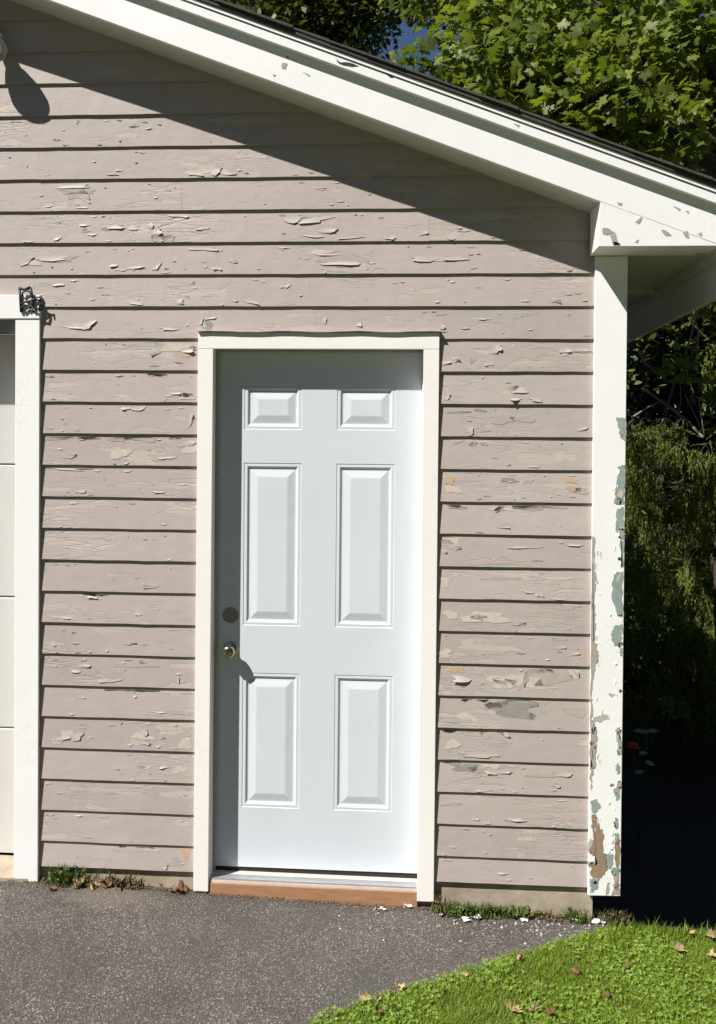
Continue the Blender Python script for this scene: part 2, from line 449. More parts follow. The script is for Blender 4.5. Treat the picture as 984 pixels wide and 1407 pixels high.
XL, XCB, DL, DR, GP = -6.55, .70, -.8385, .1015, -1.4695
GDL = -3.95                                     # left side of the overhead door
JOINTS = {-6: [53], -5: [250], -4: [590]}
r = -1
rows_top = int((zr(RIDGE)+.1-ROW0)/EXPO)+1
for row in range(-rows_top, 17):
    zt, zb = ROW0-row*EXPO, ROW0-(row+1)*EXPO
    if row <= -3:
        xr = min(XCB, roof_x(zb-.10)); xl = max(XL, 2*RIDGE-roof_x(zb-.10))
        if xr-xl < .2: continue
        cuts = sorted([W(j, 300).x for j in JOINTS.get(row, [])] + [random.uniform(-2.9, -2.0), random.uniform(-5, -4)])
        cuts = [xl]+[c for c in cuts if xl+.2 < c < xr-.2]+[xr]
        for a, b in zip(cuts[:-1], cuts[1:]): clapboard(row, [(a+.0004, b-.0004, None)])
    elif row == -2:
        j = W(425, 400).x
        clapboard(row, [(XL, GDL-.09, None), (GDL-.09, -3.0, 2.355)]); clapboard(row, [(-2.998, GP, 2.355), (GP, j-.0002, None)])
        clapboard(row, [(j+.0002, XCB, None)])
    elif row == -1:
        clapboard(row, [(XL, GDL-.09, None)])
        clapboard(row, [(GP+.001, DL, None), (DL, -.38, 2.2125)]); clapboard(row, [(-.3798, DR, 2.2125), (DR, XCB, None)])
    else:
        z0 = .083 if row == 16 else None
        clapboard(row, [(XL, GDL-.09, z0)])
        clapboard(row, [(GP+.001, DL-.001, z0)])
        clapboard(row, [(DR+.001, XCB, z0)])
# sheathing behind the boards, with the openings left free
b = MB()
b.box(XL, GDL-.05, .012, .05, .06, 2.2); b.box(-1.50, -.80, .012, .05, .06, 2.2); b.box(.06, .78, .012, .05, .06, 2.2)
b.add([(XL, .012, 2.2), (.78, .012, 2.2), (.78, .012, zr(.78)+.1), (RIDGE, .012, zr(RIDGE)+.1), (XL, .012, zr(2*RIDGE-XL)+.1)], [(0, 1, 2, 3, 4)])
b.obj('sheathing', GREYW, garage)
# right side wall: one board per row, back wall plain
LEN = 6.2
for row in range(-2, 17):
    zt, zb = ROW0-row*EXPO, ROW0-(row+1)*EXPO
    if row == 16: zb = .083
    x = .780
    mesh_obj('clapboard', [(x+LIP, .10, zb), (x+LIP, LEN, zb), (x, LEN, zt+.018), (x, .10, zt+.018), (x-.01, .10, zb), (x-.01, LEN, zb)],
             [(0, 1, 2, 3), (0, 4, 5, 1), (0, 3, 4), (1, 5, 2)], TAUPE, garage)
MB().box(XL, .76, LEN-.05, LEN, .0, 2.55).obj('back_wall', TAUPE, garage)
MB().box(XL, XL+.03, .1, LEN-.06, .0, 2.55).obj('side_wall', TAUPE, garage)
# foundation
b = MB(); b.box(XL, GDL-.05, .010, .2, -.9, .10); b.box(-1.5, -.81, .010, .2, -.9, .10); b.box(.073, .712, .010, .2, -.9, .10); b.box(-.81, .073, .012, .2, -.9, .035); b.box(.60, .712, .205, LEN, -2.4, .10); b.box(GDL-.045, -1.505, .17, .3, -.9, .045)
b.obj('foundation', CONC, garage)
MB().box(GDL-.04, -1.51, -.02, .168, -.2, .035).obj('doorway_apron', CONC, garage)

# ---- corner board
cb = MB().hexa([(.689, -.019, .057), (.811, -.019, .060), (.811, .003, .060), (.689, .003, .057),
                (.685, -.019, 2.4955), (.806, -.019, 2.4955), (.806, .003, 2.4955), (.685, .003, 2.4955)]).obj('corner_board', TRIM_OLD, garage, bevel=.002)
MB().box(.786, .808, .0045, .12, .06, 2.50).obj('corner_board', TRIM_OLD, garage)

# ---- roof edge: rake boards, drip edge, soffit, eave return
def rake(name, zo0, zo1, y0, y1, mat, x1=1.15, parent=garage, jit=0, bevel=0):
    for side in (0, 1):
        b = MB(); N = 40 if jit else 8
        V = []; x0 = RIDGE
        for i in range(N+1):
            x = x0+(x1-x0)*i/N; j = jit*mn.noise(Vector((x*4, zo0*50, side)))
            xx = x if side == 0 else 2*RIDGE-x
            V += [(xx, y0+j, zr(x)+zo0+j*.5), (xx, y1, zr(x)+zo0), (xx, y1, zr(x)+zo1), (xx, y0+j, zr(x)+zo1+j*.5)]
        FQ = []
        for i in range(N):
            a = i*4
            for k in range(4):
                k2 = (k+1) % 4; FQ.append((a+k, a+k2, a+4+k2, a+4+k))
        FQ += [(0, 1, 2, 3), (N*4+3, N*4+2, N*4+1, N*4)]
        if side: FQ = [q[::-1] for q in FQ]
        o = b.add(V, FQ).obj(name, mat, parent, bevel=bevel)
        if side == 0: keep = o
    return keep
OH = .18
rake_b = rake('rake_board', 0, .140, -OH, -OH+.022, TRIM, bevel=.0015)
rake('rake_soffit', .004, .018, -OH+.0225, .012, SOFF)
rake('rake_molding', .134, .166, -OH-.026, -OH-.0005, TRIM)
rake('drip_edge', .170, .1835, -OH-.031, -.02, TRIM)
rake('drip_core', .150, .169, -OH-.015, -.02, GREYC)
roof = rake('roof', .186, .200, -OH-.038, LEN+.2, SHING, x1=1.17)
# single shingles along the rake, each a thin tab
NSH = 30; L = (1.175-RIDGE)
for side in (0, 1):
    for i in range(NSH):
        x0 = RIDGE+L*i/NSH; x1 = RIDGE+L*(i+1)/NSH+.006
        y0 = -OH-.046+random.uniform(-.004, .004)
        t0, t1 = .201, .2055+random.uniform(0, .002)
        P = []
        for (zz) in (0, 1):
            for (x, yy) in ((x0, y0), (x1, y0), (x1, .6), (x0, .6)):
                base = zr(x)+(t0 if zz == 0 else t1+(.0045 if x == x1 else .001))
                P.append((x if side == 0 else 2*RIDGE-x, yy, base))
        o = MB().hexa(P).obj('shingle', SHING, roof)
MB().box(RIDGE-.12, RIDGE+.12, -.2, LEN+.2, zr(RIDGE)+.175, zr(RIDGE)+.214).obj('ridge_cap', SHING, garage)
# eave: return box, soffit, fascia
xb0 = .664
b = MB().add([(xb0, -OH+.001, 2.497), (1.090, -OH+.001, 2.497), (xb0+.004, -OH+.001, zr(xb0)+.001),
              (xb0, -.0195, 2.497), (1.090, -.0195, 2.497), (xb0, -.0195, zr(xb0)+.001)],
             [(0, 1, 2), (3, 5, 4), (0, 3, 4, 1), (0, 2, 5, 3), (1, 4, 5, 2)])
ret = b.obj('eave_return', TRIM_OLD, garage)
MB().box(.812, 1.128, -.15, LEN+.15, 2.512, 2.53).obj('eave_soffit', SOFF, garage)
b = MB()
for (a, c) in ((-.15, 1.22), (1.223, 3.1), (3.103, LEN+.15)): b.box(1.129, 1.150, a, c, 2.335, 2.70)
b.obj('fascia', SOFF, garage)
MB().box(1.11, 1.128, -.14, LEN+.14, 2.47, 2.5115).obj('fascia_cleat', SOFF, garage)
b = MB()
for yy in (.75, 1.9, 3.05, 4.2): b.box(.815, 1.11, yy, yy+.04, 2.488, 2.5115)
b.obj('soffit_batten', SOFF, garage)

# ---- entry door
YD = .070
dl, dr, dt, db = -.7905, .0520, 2.152, W(430, 1194.5, .07).z
door = mesh_obj('entry_door', [], [], DOORM, garage)
pan_px = [((337, 529), (415.5, 590.5)), ((464, 529.5), (543, 591.5)), ((335, 636), (412.5, 861)), ((462, 637), (541, 863)), ((333, 924), (409.5, 1112)), ((460, 927), (537.5, 1115))]
pans = []
for (p, q) in pan_px:
    A = W(p[0], p[1], YD); B = W(q[0], q[1], YD); pans.append((A.x, B.x, B.z, A.z))
# straighten into two columns, three rows
cx0 = [np.mean([pans[i][0] for i in (0, 2, 4)]), np.mean([pans[i][0] for i in (1, 3, 5)])]
cx1 = [np.mean([pans[i][1] for i in (0, 2, 4)]), np.mean([pans[i][1] for i in (1, 3, 5)])]
rz0 = [np.mean([pans[i][2] for i in (k, k+1)]) for k in (0, 2, 4)]; rz1 = [np.mean([pans[i][3] for i in (k, k+1)]) for k in (0, 2, 4)]
gx = [dl, cx0[0], cx1[0], cx0[1], cx1[1], dr]; gz = [db, rz0[2], rz1[2], rz0[1], rz1[1], rz0[0], rz1[0], dt]
V = []; FQ = []
for z in gz:
    for x in gx: V.append((x, YD, z))
for j in range(7):
    for i in range(5):
        if i in (1, 3) and j in (1, 3, 5): continue
        a = j*6+i; FQ.append((a, a+1, a+7, a+6))
nb = len(V); V += [(dl, YD+.044, db), (dr, YD+.044, db), (dr, YD+.044, dt), (dl, YD+.044, dt)]
FQ += [(nb+3, nb+2, nb+1, nb), (0, nb, nb+1, 5), (42, 47, nb+2, nb+3)]
door.data.from_pydata(V, [], FQ); door.data.update()
PROF = [(0, 0), (.0022, .0028), (.0045, .0022), (.0125, .0016), (.0150, .0030), (.0215, .0105), (.0255, .0108), (.0300, .0098), (.0540, .0030), (.0575, .0024)]
for j in (2, 1, 0):
    for i in (0, 1):
        x0, x1, z0, z1 = cx0[i], cx1[i], rz0[j], rz1[j]
        V = []; FQ = []
        for (o, dd) in [(p_, q_*.78) for p_, q_ in PROF]:
            V += [(x0+o, YD+dd, z0+o), (x1-o, YD+dd, z0+o), (x1-o, YD+dd, z1-o), (x0+o, YD+dd, z1-o)]
        for k in range(len(PROF)-1):
            for c in range(4):
                c2 = (c+1) % 4; FQ.append((k*4+c, k*4+c2, k*4+4+c2, k*4+4+c))
        k = (len(PROF)-1)*4; FQ.append((k, k+1, k+2, k+3))
        mesh_obj('door_panel', V, FQ, DOORM, door)
MB().box(dl+.001, dr-.001, YD+.006, YD+.04, .040, db-.0005).obj('door_sweep', RUBBER, door)
K = W(313.5, 896.5, YD-.055); kc = (K.x, YD, K.z)
b = MB().lathe([(.0, .031), (.004, .031), (.008, .027), (.012, .016), (.030, .0125), (.034, .018), (.040, .0245), (.050, .0265), (.058, .0245), (.064, .017), (.066, .006)], kc, (0, -1, 0))
kn = b.obj('door_knob', BRASS, door, smooth=True)
MB().lathe([(.0, .006), (.0025, .0055)], (kc[0], YD-.0655, kc[2]), (0, -1, 0), 16).obj('knob_lock', DARKM, door)
D0 = W(316.5, 845.5, YD-.004); 
MB().lathe([(.0, .0325), (.003, .032), (.0045, .029), (.0046, .004)], (D0.x, YD, D0.z), (0, -1, 0), 32).obj('deadbolt_cover', BRONZE, door)
# jambs and stops
ci_l, ci_r, ci_t = -.777, .0405, 2.143
MB().box(-.8065, ci_l-.006, -.0005, .125, .02, 2.17).obj('door_jamb', CASING, garage)
MB().box(ci_r+.003, .072, -.0005, .125, .02, 2.17).obj('door_jamb', CASING, garage)
MB().box(ci_l-.0055, ci_r+.0025, -.0005, .125, ci_t+.005, 2.17).obj('door_jamb', CASING, garage)
STOPM = mat_plain('weatherstrip', (.42, .40, .35), .7, .15, 30)
MB().box(ci_l-.005, ci_l+.0035, YD-.014, YD-.001, .056, ci_t+.004).obj('weatherstrip', STOPM, garage)
MB().box(ci_r-.0025, ci_r+.002, YD-.012, YD-.001, .056, ci_t+.004).obj('weatherstrip', CASING, garage)
MB().box(ci_l+.004, ci_r-.003, YD-.014, YD-.001, ci_t-.0035, ci_t+.0035).obj('weatherstrip', STOPM, garage)
# casing
YC = -.0185
MB().hexa([(-.8425, YC, .012), (-.783, YC, .012), (-.783, -.001, .012), (-.8425, -.001, .012), (-.837, YC, 2.1425), (ci_l, YC, 2.1425), (ci_l, -.001, 2.1425), (-.837, -.001, 2.1425)]).obj('door_casing', CASING, garage, bevel=.0015)
MB().hexa([(.0365, YC, .008), (.1010, YC, .008), (.1010, -.001, .008), (.0365, -.001, .008), (ci_r, YC, 2.1425), (.1005, YC, 2.1425), (.1005, -.001, 2.1425), (ci_r, -.001, 2.1425)]).obj('door_casing', CASING, garage, bevel=.0015)
MB().box(-.8365, .1005, YC-.0005, -.001, 2.1432, 2.2075).obj('door_casing', CASING, garage, bevel=.0015)
b = MB(); V = []; n = 24
for i in range(n+1):
    x = -.838+(.1035+.838)*i/n; z = 2.2085+.0022*math.sin(i*.9)+.0016*mn.noise(Vector((i*.7, 0, 0)))
    V += [(x, -.0305, z), (x, .003, z+.001), (x, .003, z+.0075), (x, -.0300, z+.0040)]
FQ = []
for i in range(n):
    for k in range(4): FQ.append((i*4+k, i*4+(k+1) % 4, i*4+4+(k+1) % 4, i*4+4+k))
FQ += [(0, 1, 2, 3), (n*4+3, n*4+2, n*4+1, n*4)]
b.add(V, FQ).obj('shadow_lip', TAUPE, garage)  # strip added above the casing to cast the shadow line of the clapboard lip
# threshold
def trow(py, Y):       # heights at the two ends of a sill line seen at photo row py (mid door)
    return W(430, py, Y).z
zf, zbk = trow(1212.5, -.006), trow(1203.5, .066); TILT = -.0022
xa, xz = -.7825, .0385
b = MB().add([(xa, -.006, zf-TILT), (xz, -.006, zf+TILT), (xz, .066, zbk+TILT), (xa, .066, zbk-TILT), (xa, -.006, zf-.006-TILT), (xz, -.006, zf-.006+TILT), (xz, .12, zbk-.008+TILT), (xa, .12, zbk-.008-TILT)],
             [(0, 1, 2, 3), (0, 4, 5, 1), (3, 2, 6, 7), (0, 3, 7, 4), (1, 5, 6, 2), (4, 7, 6, 5)])
th = b.obj('threshold', ALU, garage)
MB().hexa([(xa, -.008, zf-.0165-TILT), (xz, -.008, zf-.0165+TILT), (xz, .10, zf-.0165+TILT), (xa, .10, zf-.0165-TILT), (xa, -.008, zf-.0070-TILT), (xz, -.008, zf-.0070+TILT), (xz, .10, zf-.0075+TILT), (xa, .10, zf-.0075-TILT)]).obj('vinyl_strip', PINKV, garage)
MB().hexa([(xa, -.012, -.06), (xz, -.012, -.07), (xz, .11, -.07), (xa, .11, -.06), (xa, -.012, zf-.0170-TILT), (xz, -.012, zf-.0170+TILT), (xz, .11, zf-.0170+TILT), (xa, .11, zf-.0170-TILT)]).obj('sill_board', SILLW, garage, bevel=.003)

# ---- overhead door and its frame
YG = .17
od = empty('overhead_door', (-2.75, YG, .07)); od.parent = garage
zs = []
for py in (638, 820, 1000): zs.append(W(2, py, YG).z)
zs = [W(2, 1182, YG).z] + zs[::-1] + [2.315]
for a, c in zip(zs[:-1], zs[1:]):
    b = MB().box(GDL, -1.512, YG, YG+.045, a+.0025, c-.0025); o = b.obj('door_section', GDOOR, garage, bevel=.004)
    o.parent = od; o.matrix_parent_inverse = Matrix.Translation((2.75, -YG, -.07))
MB().box(-1.5685, -1.4700, YC, .002, .022, 2.2585).obj('garage_door_casing', TRIM, garage, bevel=.002)
MB().box(GDL-.09, GDL+.01, YC, .002, .022, 2.2585).obj('garage_door_casing', TRIM, garage, bevel=.002)
MB().box(GDL-.092, -1.4685, YC-.004, .002, 2.2595, 2.3525).obj('garage_door_header', TRIM_OLD, garage, bevel=.002)
MB().box(-1.5660, -1.50, .003, YG+.05, .022, 2.30).obj('garage_door_jamb', TRIM, garage)
MB().box(GDL, -1.5665, .003, YG+.06, 2.263, 2.30).obj('garage_door_jamb', SOFF, garage)
MB().box(GDL, -1.5665, YG-.06, YG-.03, 2.228, 2.2625).obj('garage_door_stop', SOFF, garage)
MB().box(GDL, -1.512, YG+.002, YG+.04, .036, zs[0]).obj('door_sweep', RUBBER, garage)

# ------------------------------------------------------------------ peeling paint
def board_at(x, z):
    row = math.floor((ROW0-z)/EXPO)
    for (r_, a, c, o) in BOARDS:
        if r_ == row and a <= x <= c: return o
    return None
def blob(cx, cz, w, h, n=14, rough=.35, seed=0):
    rr = random.Random(seed); ph = [rr.uniform(.0, 6.28) for _ in range(4)]; pts = []
    for k in range(n):
        t = 2*math.pi*k/n
        ct, st = math.cos(t), math.sin(t)
        q = 1/max(abs(ct), abs(st))**.55
        q *= 1+rough*(.5*math.sin(2*t+ph[0])+.4*math.sin(3*t+ph[1])+.35*math.sin(5*t+ph[2]))+rr.uniform(-.12, .12)*rough*2
        pts.append((cx+w/2*ct*q*.86, cz+h/2*st*q*.86))
    return pts
def patch(name, pts, yfun, mat, parent, th=.0007):
    """a thin irregular sheet that lies on a board"""
    n = len(pts)
    V = [(x, yfun(x, z)-th, z) for x, z in pts] + [(x, yfun(x, z)+.001, z) for x, z in pts]
    FQ = [tuple(range(n))] + [(k, n+k, n+(k+1) % n, (k+1) % n) for k in range(n)]
    return mesh_obj(name, V, FQ, mat, parent)
def siding_y(x, z): return ysurf(z)
def wpt(px, py): p = W(px, py, -.006); return p.x, p.z
def spatch(px, py, w, h, mat, seed, rough=.4, th=.0009, n=18):
    """bare patch on the siding, kept inside its board"""
    x, z = wpt(px, py); w /= 355; h /= 355; o = board_at(x, z)
    if not o: return
    row = math.floor((ROW0-z)/EXPO); zt, zb = ROW0-row*EXPO-.016, ROW0-(row+1)*EXPO+.004
    pts = [(a, min(zt, max(zb, c))) for a, c in blob(x, z, w, h, n, rough, seed)]
    patch('bare_patch', pts, siding_y, mat, o, th)
def flake(px, py, w, h, lift, hinge, seed, mat=None, curl=1.5, tilt=0):
    """a curled paint flake: hinge t(op) b(ottom) l(eft) r(ight); the free edge stands off the board"""
    x, z = wpt(px, py); o = board_at(x, z)
    if not o: return
    rr = random.Random(seed); w *= rr.uniform(.75, 1.6)/355; h *= rr.uniform(.6, 1.35)/355
    row = math.floor((ROW0-z)/EXPO); zt, zb = ROW0-row*EXPO-.014, ROW0-(row+1)*EXPO+.002
    sh = rr.uniform(-.9, .9); n = 13
    out = blob(0, 0, 1, 1, n, .42, seed)
    V = []; FQ = []; rings = (1.0, .72, .4)
    def pt(a, c):
        a, c = max(-.62, min(.62, a)), max(-.62, min(.62, c))
        t = {'t': .5-c, 'b': .5+c, 'l': .5+a, 'r': .5-a}[hinge]; t = max(0, min(1.1, t))
        up = .50*lift*(t**1.6)*(1+.45*math.sin(5*(a if hinge in 'tb' else c)+seed))
        k = 1-.22*curl*.5*t*t
        if hinge in 'tb': c *= k
        else: a *= k
        zz = max(zb, min(zt, z+c*h+a*h*.25*sh)); xx = x+(a+c*sh*.5)*w
        return (xx, ysurf(zz)-.0009-up, zz)
    for r_ in rings:
        for (a, c) in out: V.append(pt(a*r_, c*r_))
    V.append(pt(0, 0))
    for q in range(len(rings)-1):
        for k in range(n):
            k2 = (k+1) % n; FQ.append((q*n+k, q*n+k2, q*n+n+k2, q*n+n+k))
    e = (len(rings)-1)*n
    for k in range(n): FQ.append((e+k, e+(k+1) % n, len(V)-1))
    K0 = len(V); V += [(p[0], p[1]+.0006, p[2]) for p in V[:n]]
    for k in range(n):
        k2 = (k+1) % n; FQ.append((k, K0+k, K0+k2, k2))
    FQ.append(tuple(K0+k for k in range(n)))
    mesh_obj('paint_flake', V, FQ, mat or FLAKE, o)

# bare patches read off the wall: x, y, width, height, finish
for i, q in enumerate([(285, 236, 60, 8, CREAM), (105, 262, 60, 10, GREYC), (108, 268, 30, 14, GREYC), (155, 313, 32, 9, GREYW), (206, 313, 30, 12, CREAM), (215, 322, 14, 12, GREYC), (232, 328, 18, 7, CREAM),
        (418, 301, 50, 8, GREYW), (430, 301, 30, 6, GREYC), (470, 355, 60, 16, GREYC), (478, 364, 34, 7, GREYW), (440, 346, 46, 6, CREAM), (42, 360, 30, 11, CREAM), (85, 356, 38, 9, GREYC), (610, 356, 52, 7, CREAM),
        (108, 448, 34, 8, CREAM), (240, 478, 62, 11, CREAM), (258, 486, 22, 12, TANW), (287, 447, 13, 14, GREYW), (165, 623, 34, 14, CREAM), (255, 545, 34, 9, CREAM), (262, 617, 22, 16, CREAM), (185, 602, 60, 7, GREYC),
        (262, 578, 10, 18, GREYC), (683, 478, 12, 16, CREAM), (780, 483, 20, 10, CREAM), (800, 482, 34, 6, GREYC), (708, 538, 30, 11, CREAM), (692, 577, 34, 12, GREYC), (720, 576, 40, 8, GREYC), (665, 590, 16, 7, GREYC),
        (617, 660, 14, 16, TANW), (622, 672, 24, 12, CREAM), (784, 660, 16, 9, TANW), (788, 672, 22, 9, TANW), (798, 675, 22, 9, GREYC), (700, 660, 26, 7, GREYW), (725, 662, 14, 5, GREYC), (690, 700, 30, 5, CREAM),
        (620, 745, 24, 12, CREAM), (612, 800, 14, 14, CREAM), (620, 845, 22, 12, CREAM), (672, 848, 60, 14, CREAM), (650, 850, 40, 10, CREAM), (712, 855, 20, 9, GREYC), (612, 898, 18, 12, CREAM),
        (627, 920, 22, 10, TANW), (690, 938, 44, 16, CREAM), (722, 936, 50, 22, CREAM), (760, 932, 46, 22, GREYC), (790, 925, 20, 14, CREAM), (705, 974, 80, 26, GREYW), (680, 966, 36, 18, GREYC), (738, 978, 22, 20, GREYC), (748, 965, 14, 10, TANW), (640, 985, 30, 10, CREAM),
        (790, 978, 36, 14, GREYC), (637, 1053, 46, 15, GREYW), (655, 1058, 30, 8, GREYC), (675, 1052, 24, 10, CREAM), (622, 1023, 20, 14, CREAM), (95, 1010, 26, 12, CREAM), (80, 1018, 18, 9, CREAM), (195, 1012, 34, 10, CREAM), (247, 1058, 20, 11, CREAM), (200, 1055, 16, 6, CREAM),
        (255, 1022, 18, 20, CREAM), (185, 915, 60, 6, GREYC), (195, 947, 44, 6, GREYC), (120, 818, 22, 5, CREAM), (255, 1170, 18, 20, TANW), (240, 1185, 30, 12, GREYC), (205, 1168, 26, 5, CREAM), (262, 1120, 10, 14, CREAM), (770, 878, 24, 6, GREYC), (797, 900, 14, 9, TANW), (620, 1105, 30, 6, GREYC),
        (690, 795, 60, 5, GREYC), (770, 795, 50, 4, CREAM), (630, 605, 18, 8, GREYC), (745, 1065, 40, 9, GREYC), (640, 510, 26, 12, GREYC)]):
    spatch(*q[:4], q[4], 100+i)
# single curled flakes: x, y, w, h, lift, hinge
for i, q in enumerate([(296, 235, 16, 9, .010, 'l'), (268, 239, 20, 6, .006, 't'), (312, 239, 22, 5, .006, 't'), (158, 312, 26, 9, .009, 't'), (183, 313, 14, 9, .004, 't'), (205, 310, 18, 8, .008, 'l'), (216, 318, 14, 11, .012, 'l'), (232, 327, 18, 9, .009, 'b'), (212, 328, 8, 8, .008, 'r'),
        (118, 273, 14, 9, .006, 'l'), (100, 256, 42, 6, .004, 't'), (115, 309, 20, 7, .005, 't'), (118, 317, 16, 6, .005, 'b'), (278, 314, 26, 6, .005, 't'), (245, 296, 26, 6, .006, 't'), (78, 328, 14, 6, .006, 't'), (402, 302, 20, 8, .005, 't'), (432, 302, 34, 8, .006, 't'), (452, 317, 20, 6, .009, 'l'), (432, 325, 24, 5, .005, 't'), (480, 327, 20, 5, .005, 't'), (536, 327, 20, 5, .005, 't'), (583, 321, 14, 6, .006, 'l'),
        (472, 362, 40, 6, .008, 't'), (450, 350, 34, 5, .005, 't'), (585, 356, 34, 6, .005, 't'), (624, 356, 26, 6, .006, 't'), (36, 358, 14, 10, .008, 'l'), (70, 355, 44, 7, .004, 't'), (156, 365, 12, 6, .007, 't'), (185, 368, 20, 6, .007, 'l'), (216, 366, 8, 10, .006, 'l'), (298, 369, 14, 6, .007, 't'), (280, 342, 40, 5, .005, 't'), (320, 358, 12, 8, .007, 'l'),
        (80, 391, 20, 5, .006, 't'), (246, 415, 14, 7, .007, 'l'), (187, 416, 22, 5, .005, 't'), (322, 413, 12, 6, .006, 'l'), (392, 393, 14, 6, .005, 't'), (345, 415, 16, 6, .006, 't'), (763, 413, 14, 8, .009, 'l'), (104, 450, 30, 6, .005, 't'), (122, 446, 14, 10, .010, 'l'), (233, 452, 22, 5, .006, 't'), (276, 441, 8, 10, .007, 'l'), (290, 437, 20, 5, .007, 't'), (494, 446, 10, 6, .008, 't'), (446, 441, 5, 8, .005, 'l'), (608, 449, 6, 10, .006, 'l'),
        (214, 481, 14, 16, .009, 'r'), (258, 481, 22, 7, .016, 'l'), (265, 478, 12, 8, .012, 'b'), (214, 513, 24, 7, .012, 'b'), (66, 516, 16, 6, .006, 'l'), (240, 541, 22, 6, .010, 'l'), (258, 543, 16, 9, .014, 'b'), (172, 561, 18, 7, .009, 't'), (190, 561, 14, 6, .006, 't'), (262, 577, 9, 14, .009, 'l'), (78, 602, 34, 8, .007, 'b'), (120, 601, 32, 8, .010, 'b'), (162, 603, 24, 7, .005, 'b'), (195, 602, 40, 8, .008, 'b'), (240, 600, 12, 9, .006, 'b'), (96, 626, 16, 6, .007, 'l'), (258, 610, 20, 8, .006, 'l'), (230, 629, 30, 5, .004, 't'),
        (118, 642, 34, 5, .005, 't'), (88, 644, 40, 4, .004, 't'), (218, 676, 24, 5, .006, 't'), (112, 675, 16, 5, .005, 't'), (206, 805, 18, 8, .008, 'r'), (122, 813, 20, 5, .006, 'b'), (126, 820, 14, 6, .012, 't'), (140, 816, 14, 4, .006, 'b'), (190, 843, 8, 6, .007, 't'), (84, 848, 24, 4, .005, 't'), (178, 883, 20, 7, .009, 'l'), (196, 909, 10, 9, .008, 'r'), (116, 915, 18, 7, .007, 'l'), (104, 922, 14, 6, .006, 't'), (150, 935, 34, 5, .006, 't'), (160, 947, 34, 6, .006, 'b'), (198, 946, 36, 7, .008, 'b'), (245, 935, 5, 10, .006, 'l'),
        (84, 1015, 22, 10, .006, 'l'), (106, 1012, 14, 11, .007, 'l'), (198, 1006, 12, 8, .008, 'l'), (200, 1020, 20, 8, .010, 'l'), (222, 1014, 16, 6, .006, 'l'), (164, 990, 6, 12, .006, 'l'), (194, 1054, 16, 5, .005, 'b'), (226, 1054, 10, 5, .006, 't'), (168, 1161, 12, 4, .006, 'b'), (200, 1164, 18, 4, .006, 'b'), (225, 1190, 14, 8, .007, 'l'),
        (626, 494, 14, 12, .016, 'l'), (612, 499, 12, 7, .008, 'l'), (650, 490, 10, 20, .005, 'r'), (682, 479, 12, 17, .013, 'l'), (672, 500, 12, 8, .006, 't'), (776, 482, 16, 9, .009, 't'), (798, 481, 30, 6, .004, 't'), (704, 534, 16, 7, .010, 'b'), (715, 538, 26, 6, .007, 't'), (708, 549, 14, 5, .016, 't'), (736, 549, 14, 5, .007, 't'), (615, 545, 8, 8, .009, 'l'), (660, 564, 14, 5, .006, 'b'), (630, 566, 30, 5, .004, 'b'), (646, 592, 10, 10, .006, 'l'), (800, 589, 12, 8, .006, 'l'), (650, 610, 10, 6, .007, 'b'), (665, 610, 10, 6, .007, 'b'), (698, 638, 6, 7, .006, 'l'),
        (686, 698, 18, 9, .020, 'r'), (628, 696, 22, 7, .010, 'b'), (726, 697, 40, 7, .012, 'b'), (760, 697, 34, 6, .005, 'b'), (693, 723, 18, 8, .006, 'l'), (614, 745, 16, 8, .010, 'b'), (625, 752, 18, 7, .008, 'l'), (610, 758, 12, 10, .008, 'l'), (790, 749, 26, 6, .005, 't'), (722, 752, 30, 5, .004, 't'), (725, 813, 12, 7, .007, 't'), (742, 817, 9, 6, .006, 't'), (712, 856, 16, 8, .007, 'l'), (790, 899, 18, 5, .006, 'l'), (770, 890, 12, 7, .004, 'l'),
        (634, 933, 20, 10, .018, 't'), (688, 937, 16, 7, .012, 'b'), (724, 930, 16, 16, .012, 'r'), (752, 921, 22, 7, .012, 'b'), (738, 922, 20, 5, .008, 'b'), (792, 925, 9, 10, .009, 'l'), (641, 960, 12, 7, .010, 'b'), (664, 960, 16, 8, .010, 'b'), (715, 962, 36, 6, .005, 'b'), (660, 1004, 8, 11, .009, 'l'), (688, 1006, 7, 12, .010, 'l'), (617, 1001, 16, 6, .008, 'b'), (696, 1010, 8, 9, .008, 'l'), (674, 1062, 14, 5, .010, 't'), (692, 1061, 24, 7, .010, 'l'), (763, 1078, 12, 7, .007, 'l'), (660, 1038, 40, 4, .004, 't'), (708, 1126, 24, 4, .006, 't'), (690, 1200, 14, 4, .006, 't'), (775, 1065, 26, 6, .005, 'l'), (620, 1043, 30, 4, .004, 't')]):
    flake(*q[:5], q[5], 500+i)

